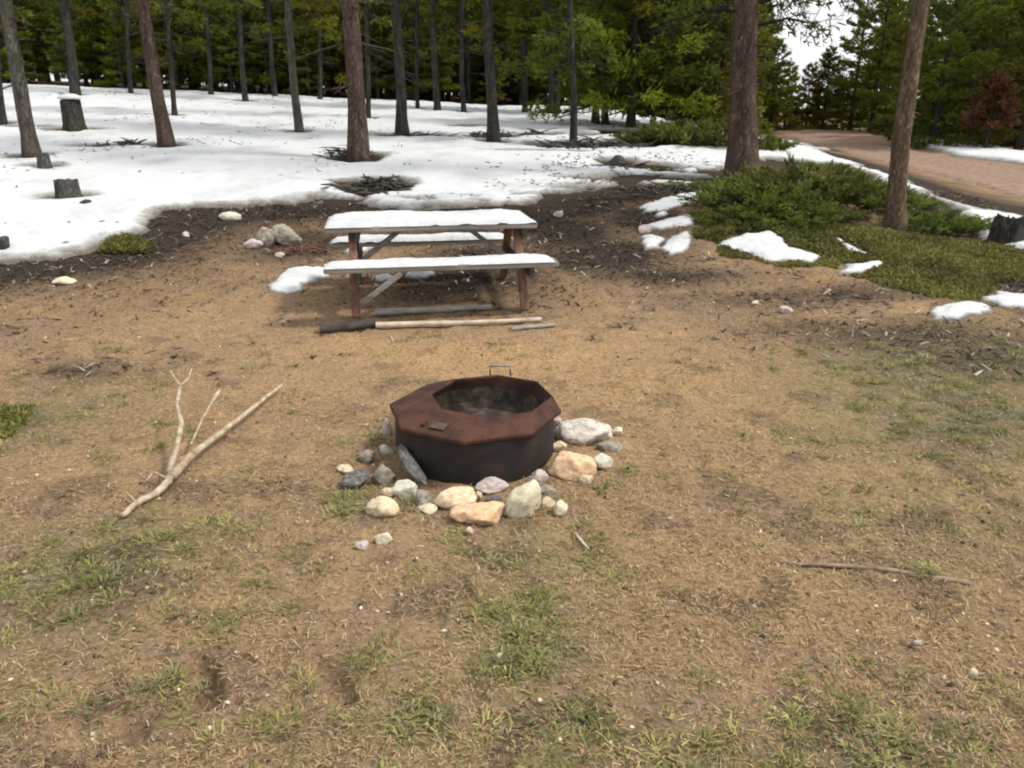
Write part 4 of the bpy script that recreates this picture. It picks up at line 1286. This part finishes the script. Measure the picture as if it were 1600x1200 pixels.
JUN = [
    ((1186, 326), .95, 1.0, "dark juniper mound right at the foot of the broad red pine"),
    ((1250, 312), 1.15, 1.1, "widest juniper mound between the broad red pine and the leaning tan pine"),
    ((1330, 322), .95, 1.0, "juniper mound just before the leaning tan pine"),
    ((1140, 346), .62, .6, "low juniper tongue reaching down towards the small snow patches"),
    ((1455, 358), .62, .95, "rounded juniper beside the roadside snow, past the leaning tan pine"),
    ((1500, 356), .5, .8, "small juniper tuft at the end of the row, beside the broken stump"),
    ((1230, 345), .9, .7, "shadowy low juniper under the widest mound"),
    ((1085, 228), 1.35, 1.1, "juniper bed in the thicket behind the broad red pine"),
    ((1020, 222), .9, .8, "small juniper bed near the snow rim, next to the branch pile"),
    ((1180, 236), .9, 1.0, "juniper clump between the broad red pine and the road snow"),
    ((1290, 268), .55, .8, "little juniper at the snow beside the road, behind the widest mound"),
    ((1078, 293), .55, .5, "flat dark juniper tongue on thin snow at the side of the broad red pine"),
    ((1022, 268), .32, .7, "smallest juniper sprig poking from snow by the black rock"),
    ((1415, 322), .5, .8, "juniper tuft behind the leaning tan pine, before the road snow"),
]
for k, (bp_, sc, hz_, lab) in enumerate(JUN):
    p = at(*bp_)
    o = bpy.data.objects.new("juniper_shrub", JM[k % 3]); S.collection.objects.link(o)
    p.z = float(hbase(p.x, p.y)) - .01
    o.location = p; o.rotation_euler = (0, 0, k * 1.3); o.scale = (sc * .92, sc * .92, sc * hz_ * .88)
    tag(o, lab, "shrub", "junipers by the big pines")

def scatter_poly(pl, n, seed):
    P = poly_ground(pl); r_ = np.random.default_rng(seed)
    lo, hi = P.min(0), P.max(0)
    X = r_.uniform(lo[0], hi[0], n * 3); Y = r_.uniform(lo[1], hi[1], n * 3)
    d = sdist(X, Y, P)
    ok = d + fbm(X, Y, .5, 3, seed) * .25 > .0
    return X[ok][:n], Y[ok][:n], d[ok][:n], r_
X, Y, d, r_ = scatter_poly([(1085, 372), (1120, 350), (1200, 352), (1300, 350), (1380, 358), (1530, 380), (1700, 398), (1700, 452), (1600, 446), (1500, 470), (1420, 462), (1360, 440), (1290, 412), (1210, 416), (1140, 400)], 26000, 15)
bare = np.zeros(len(X), bool)
for pl, lab in PATCHES[1:6]:
    bare |= sdist(X, Y, poly_ground(pl)) > -.02
X, Y, d = X[~bare], Y[~bare], d[~bare]
mound = (fbm(X, Y, .45, 3, 2) * .5 + .5) * .11 * np.clip(d / .25, .15, 1)
P = np.stack([X, Y, hbase(X, Y) + mound * r_.uniform(.3, 1, len(X))], 1)
D = np.stack([r_.normal(0, .7, len(X)), r_.normal(0, .7, len(X)), r_.uniform(.1, .9, len(X))], 1)
T = np.clip(fbm(X, Y, .5, 3, 40) * .6 + .5 + r_.normal(0, .2, len(X)), 0, 1)
V, F, C = needle_quads(r_, P, D, T, 3, .042, .022, .5)
tag(link("ground_cover", np_mesh("ground_cover", V, F, False, np.stack([C] * 3, 1)), M['cover']), "low green evergreen mat spreading under the leaning tan pine", "ground cover", kind="stuff")
X, Y, d, r_ = scatter_poly([(160, 392), (168, 378), (200, 370), (235, 372), (238, 388), (200, 398)], 1800, 25)
P = np.stack([X, Y, hbase(X, Y) + r_.uniform(0, .05, len(X))], 1)
D = np.stack([r_.normal(0, .7, len(X)), r_.normal(0, .7, len(X)), r_.uniform(.2, .9, len(X))], 1)
V, F, C = needle_quads(r_, P, D, r_.uniform(0, .8, len(X)), 3, .05, .018, .5)
V2, F2, C2 = V, F, C
X, Y, d, r_ = scatter_poly([(-40, 642), (8, 638), (26, 654), (24, 678), (4, 686), (-40, 684)], 700, 26)
P = np.stack([X, Y, hbase(X, Y) + r_.uniform(0, .07, len(X)) * np.clip(d / .1, .2, 1)], 1)
D = np.stack([r_.normal(0, .7, len(X)), r_.normal(0, .7, len(X)), r_.uniform(.2, .9, len(X))], 1)
V, F, C = needle_quads(r_, P, D, r_.uniform(.2, 1, len(X)), 3, .04, .016, .5)
V = np.vstack([V, V2]); F = np.vstack([F, F2 + len(C)]); C = np.concatenate([C, C2])
tag(link("moss", np_mesh("moss", V, F, False, np.stack([C] * 3, 1)), M['cover']), "bright green mossy clumps at the edges of the clearing", "moss", kind="stuff")

# ------------------------------------------------------------------ thatch of dry blades and needles
def blades(name, X, Y, L, W_, elev, colr, seed, label, cat, mat, curl=.3, az=None):
    r_ = np.random.default_rng(seed)
    n = len(X)
    Z = hbase(X, Y) + hdet(X, Y)
    a = r_.uniform(0, 6.283, n) if az is None else az
    el = elev * r_.uniform(.0, 1, n)
    d = np.stack([np.cos(a) * np.cos(el), np.sin(a) * np.cos(el), np.sin(el)], 1)
    q = np.stack([-np.sin(a), np.cos(a), r_.normal(0, .25, n)], 1)
    Lh = (np.asarray(L) * r_.uniform(.5, 1.4, n))[:, None]; w = (np.asarray(W_) * r_.uniform(.6, 1.4, n))[:, None]
    P = np.stack([X, Y, Z + r_.uniform(-.002, .006, n)], 1)
    mid = P + d * Lh * .55
    tip = P + d * Lh; tip[:, 2] -= (np.sin(el) * Lh[:, 0] * curl)
    side_bend = q * Lh * r_.normal(0, .03, n)[:, None]
    V = np.stack([P - q * w * .5, P + q * w * .5, mid + q * w * .45 + side_bend * .3, mid - q * w * .45 + side_bend * .3, tip + side_bend], 1).reshape(-1, 3)
    b = np.arange(n)[:, None] * 5
    F = np.concatenate([np.hstack([b, b + 1, b + 2, b + 3]), np.hstack([b + 3, b + 2, b + 4, b + 4])])
    # the tip is a triangle: write it as its own quad with a near-duplicate corner avoided by splitting sides
    F2 = np.hstack([b + 3, b + 2, b + 4])
    T1 = np.hstack([b, b + 1, b + 2]); T2 = np.hstack([b, b + 2, b + 3])
    F = np.vstack([T1, T2, F2])
    col = np.repeat(colr, 5, 0)
    return tag(link(name, np_mesh(name, V, F, False, col), mat), label, cat, kind="stuff")

def palette(r_, n, cols, prob):
    c = np.array(cols)[r_.choice(len(cols), n, p=prob)]
    return c * r_.uniform(.7, 1.3, (n, 1))

r_ = np.random.default_rng(99)
def sample(n, y0, y1, pw=1.0, wide=.80):
    t = r_.uniform(0, 1, n)
    Y = y0 * (y1 / y0) ** (t ** pw)
    X = r_.uniform(-1, 1, n) * (Y * wide + .6)
    return X, Y
X, Y = sample(330000, 1.35, 11.5)
hz, gz, sz = zones(X, Y)
den = fbm(X, Y, .5, 4, 71) * .5 + .5 + fbm(X, Y, .13, 2, 72) * .35
ok = (r_.uniform(0, 1, len(X)) < np.clip(den * 1.1 + sz * .3, .1, 1)) & (sdist(X, Y, SNOW_P) < -.05) & (np.hypot(X - RC.x, Y - RC.y) > .43)
for (px, py, a, L, w, dep) in PITS:
    u_ = (X - px) * math.cos(a) + (Y - py) * math.sin(a); v_ = -(X - px) * math.sin(a) + (Y - py) * math.cos(a)
    ok &= ((u_ / (L / 2)) ** 2 + (v_ / (w / 2)) ** 2 > .9) | (r_.uniform(0, 1, len(X)) < .25)
X, Y, hz, gz, sz = X[ok], Y[ok], hz[ok], gz[ok], sz[ok]
straw = palette(r_, len(X), [(.44, .315, .18), (.35, .235, .128), (.24, .158, .088), (.10, .068, .042), (.38, .30, .205), (.25, .225, .10)], [.13, .31, .25, .16, .06, .09])
dark = palette(r_, len(X), [(.055, .041, .030), (.026, .020, .015), (.13, .10, .072), (.075, .047, .035)], [.35, .32, .18, .15])
grn = palette(r_, len(X), [(.20, .20, .08), (.13, .14, .05), (.30, .27, .13)], [.4, .3, .3])
usedark = r_.uniform(0, 1, len(X)) < hz * .95
usegrn = (r_.uniform(0, 1, len(X)) < gz * .6) & ~usedark
colr = np.where(usedark[:, None], dark, np.where(usegrn[:, None], grn, straw))
blades("dry_grass", X, Y, .025 + .0016 * Y, .0022 + .0002 * Y, .55, colr, 1, "matted dry grass and pine needles over the clearing", "dry grass", M['blades'])

# coarser forest litter in the damp belt by the snow
X, Y = r_.uniform(-8, 9, 60000), r_.uniform(5.2, 13.5, 60000)
hz = zones(X, Y)[0]
ok = (r_.uniform(0, 1, len(X)) < hz * (.35 + .6 * np.clip(fbm(X, Y, .4, 3, 5) + .3, 0, 1))) & (sdist(X, Y, SNOW_P) < .05) & (X < road_near(Y) - .8)
X, Y = X[ok], Y[ok]
colr = palette(r_, len(X), [(.045, .034, .026), (.08, .056, .040), (.18, .145, .11), (.36, .31, .25), (.022, .018, .014)], [.30, .24, .14, .08, .24])
blades("forest_litter", X, Y, .085, .016, .55, colr, 8, "dark needles, bark and twig litter on damp soil by the snow", "litter", M['blades'])

tuft = []
def tufts_at(px, py, n, rad):
    p = at(px, py)
    for _ in range(n):
        a = r_.uniform(0, 6.283); q = rad * math.sqrt(r_.uniform(0, 1))
        tuft.append((p.x + math.cos(a) * q, p.y + math.sin(a) * q * .9))
for t in [(150, 880, 26, .42), (180, 930, 14, .3), (820, 960, 14, .18), (835, 1020, 14, .16), (790, 1040, 7, .12), (660, 1118, 9, .12), (880, 1150, 9, .18), (1080, 1180, 10, .2), (1350, 1170, 14, .22), (590, 1030, 6, .1),
          (265, 1075, 8, .12), (545, 790, 12, .12), (330, 830, 8, .2), (40, 950, 14, .35), (60, 1130, 8, .2), (1440, 900, 5, .06), (330, 965, 7, .15), (855, 640, 3, .08), (640, 795, 4, .06), (735, 792, 2, .03), (860, 790, 5, .1),
          (1460, 640, 26, .6), (1420, 590, 16, .5), (1540, 700, 14, .5), (1560, 600, 16, .5), (1380, 580, 10, .4), (1480, 800, 14, .6), (1240, 690, 8, .3), (1500, 560, 26, .7), (1420, 660, 22, .6), (1580, 640, 20, .5), (1350, 560, 14, .5), (1530, 520, 18, .6), (80, 560, 14, .5), (140, 620, 14, .5), (30, 700, 10, .3), (420, 560, 6, .4), (450, 900, 8, .3),
          (900, 870, 10, .3), (560, 700, 8, .25), (960, 740, 8, .25), (700, 880, 8, .3), (1180, 560, 8, .5), (1570, 470, 18, .5), (1540, 1120, 5, .2), (380, 1160, 8, .25), (220, 690, 8, .3), (700, 545, 8, .6), (1210, 1190, 6, .2), (505, 1120, 5, .2)]:
    tufts_at(*t)
for _ in range(190):
    x_, y_ = sample(1, 1.35, 7.5)
    if float(fbm(x_, y_, .9, 3, 66)[0]) > .02 and math.hypot(x_[0] - RC.x, y_[0] - RC.y) > .6: tuft.append((x_[0], y_[0]))
tx = np.array([t[0] for t in tuft]); ty = np.array([t[1] for t in tuft])
per = 26
X = np.repeat(tx, per) + r_.normal(0, .022, len(tx) * per); Y = np.repeat(ty, per) + r_.normal(0, .022, len(tx) * per)
az = np.arctan2(Y - np.repeat(ty, per), X - np.repeat(tx, per)) + r_.normal(0, .5, len(X))
tcol = palette(r_, len(tx), [(.20, .20, .065), (.14, .15, .05), (.27, .25, .09), (.20, .19, .10)], [.3, .25, .25, .2])
colr = np.repeat(tcol, per, 0) * r_.uniform(.65, 1.35, (len(X), 1))
blades("grass", X, Y, .046, .0048, 1.15, colr, 2, "small green grass tufts scattered over the clearing", "grass", M['green_blades'], .5, az)

# low leafy weeds: rosettes of broad leaves
LX, LY_ = [], []
wx, wy = sample(260, 1.35, 6.5)
for a_, b_ in zip(wx, wy):
    if float(fbm(a_, b_, .8, 3, 140)) > .03 and math.hypot(a_ - RC.x, b_ - RC.y) > .55:
        k_ = int(r_.integers(4, 12)); LX.append(a_ + r_.normal(0, .025, k_)); LY_.append(b_ + r_.normal(0, .025, k_))
for (px, py, n_, rad) in [(545, 795, 26, .08), (855, 574, 14, .05), (275, 1068, 14, .06), (600, 1030, 10, .05), (655, 1118, 12, .06), (825, 950, 16, .09), (875, 1150, 12, .06), (1345, 1165, 14, .08), (1440, 905, 12, .04), (320, 965, 10, .05), (170, 880, 24, .25), (738, 790, 6, .03), (635, 795, 8, .04), (830, 1020, 18, .12), (1085, 1185, 10, .08), (1230, 690, 8, .06), (150, 1140, 8, .1)]:
    p = at(px, py)
    LX.append(p.x + r_.normal(0, rad * .5, n_)); LY_.append(p.y + r_.normal(0, rad * .5, n_))
X = np.concatenate(LX); Y = np.concatenate(LY_)
colr = palette(r_, len(X), [(.20, .22, .06), (.27, .28, .09), (.13, .15, .05)], [.4, .3, .3])
blades("weeds", X, Y, .026, .010, .9, colr, 3, "low leafy green weeds sprouting in the dry grass", "weeds", M['green_blades'], .4)

# fine grit: small pale and dark crumbs
n = 13000
X, Y = sample(n, 1.4, 9)
ok = (sdist(X, Y, SNOW_P) < -.05) & (np.hypot(X - RC.x, Y - RC.y) > .45)
X, Y = X[ok], Y[ok]; n = len(X)
Z = hbase(X, Y) + hdet(X, Y)
s = .0022 + .010 * r_.uniform(0, 1, n) ** 7
octv = np.array([[1, 0, 0], [0, 1, 0], [-1, 0, 0], [0, -1, 0], [0, 0, .8], [0, 0, -.8]])
octf = np.array([[0, 1, 4], [1, 2, 4], [2, 3, 4], [3, 0, 4], [1, 0, 5], [2, 1, 5], [3, 2, 5], [0, 3, 5]])
V = (octv[None] * (s[:, None, None] * r_.uniform(.6, 1.4, (n, 1, 3))) * r_.uniform(.7, 1.3, (n, 6, 1)))
a = r_.uniform(0, 6.28, n); ca, sa = np.cos(a)[:, None], np.sin(a)[:, None]
V = np.stack([V[..., 0] * ca - V[..., 1] * sa, V[..., 0] * sa + V[..., 1] * ca, V[..., 2]], -1) + np.stack([X, Y, Z + s * .3], 1)[:, None]
F = (octf[None] + np.arange(n)[:, None, None] * 6).reshape(-1, 3)
colr = np.repeat(palette(r_, n, [(.55, .48, .37), (.20, .15, .11), (.07, .055, .042), (.38, .28, .19)], [.2, .27, .28, .25]), 6, 0)
tag(link("gravel", np_mesh("gravel", V.reshape(-1, 3), F, False, colr), M['blades']), "fine grit and crumbs of bark in the soil of the clearing", "gravel", kind="stuff")
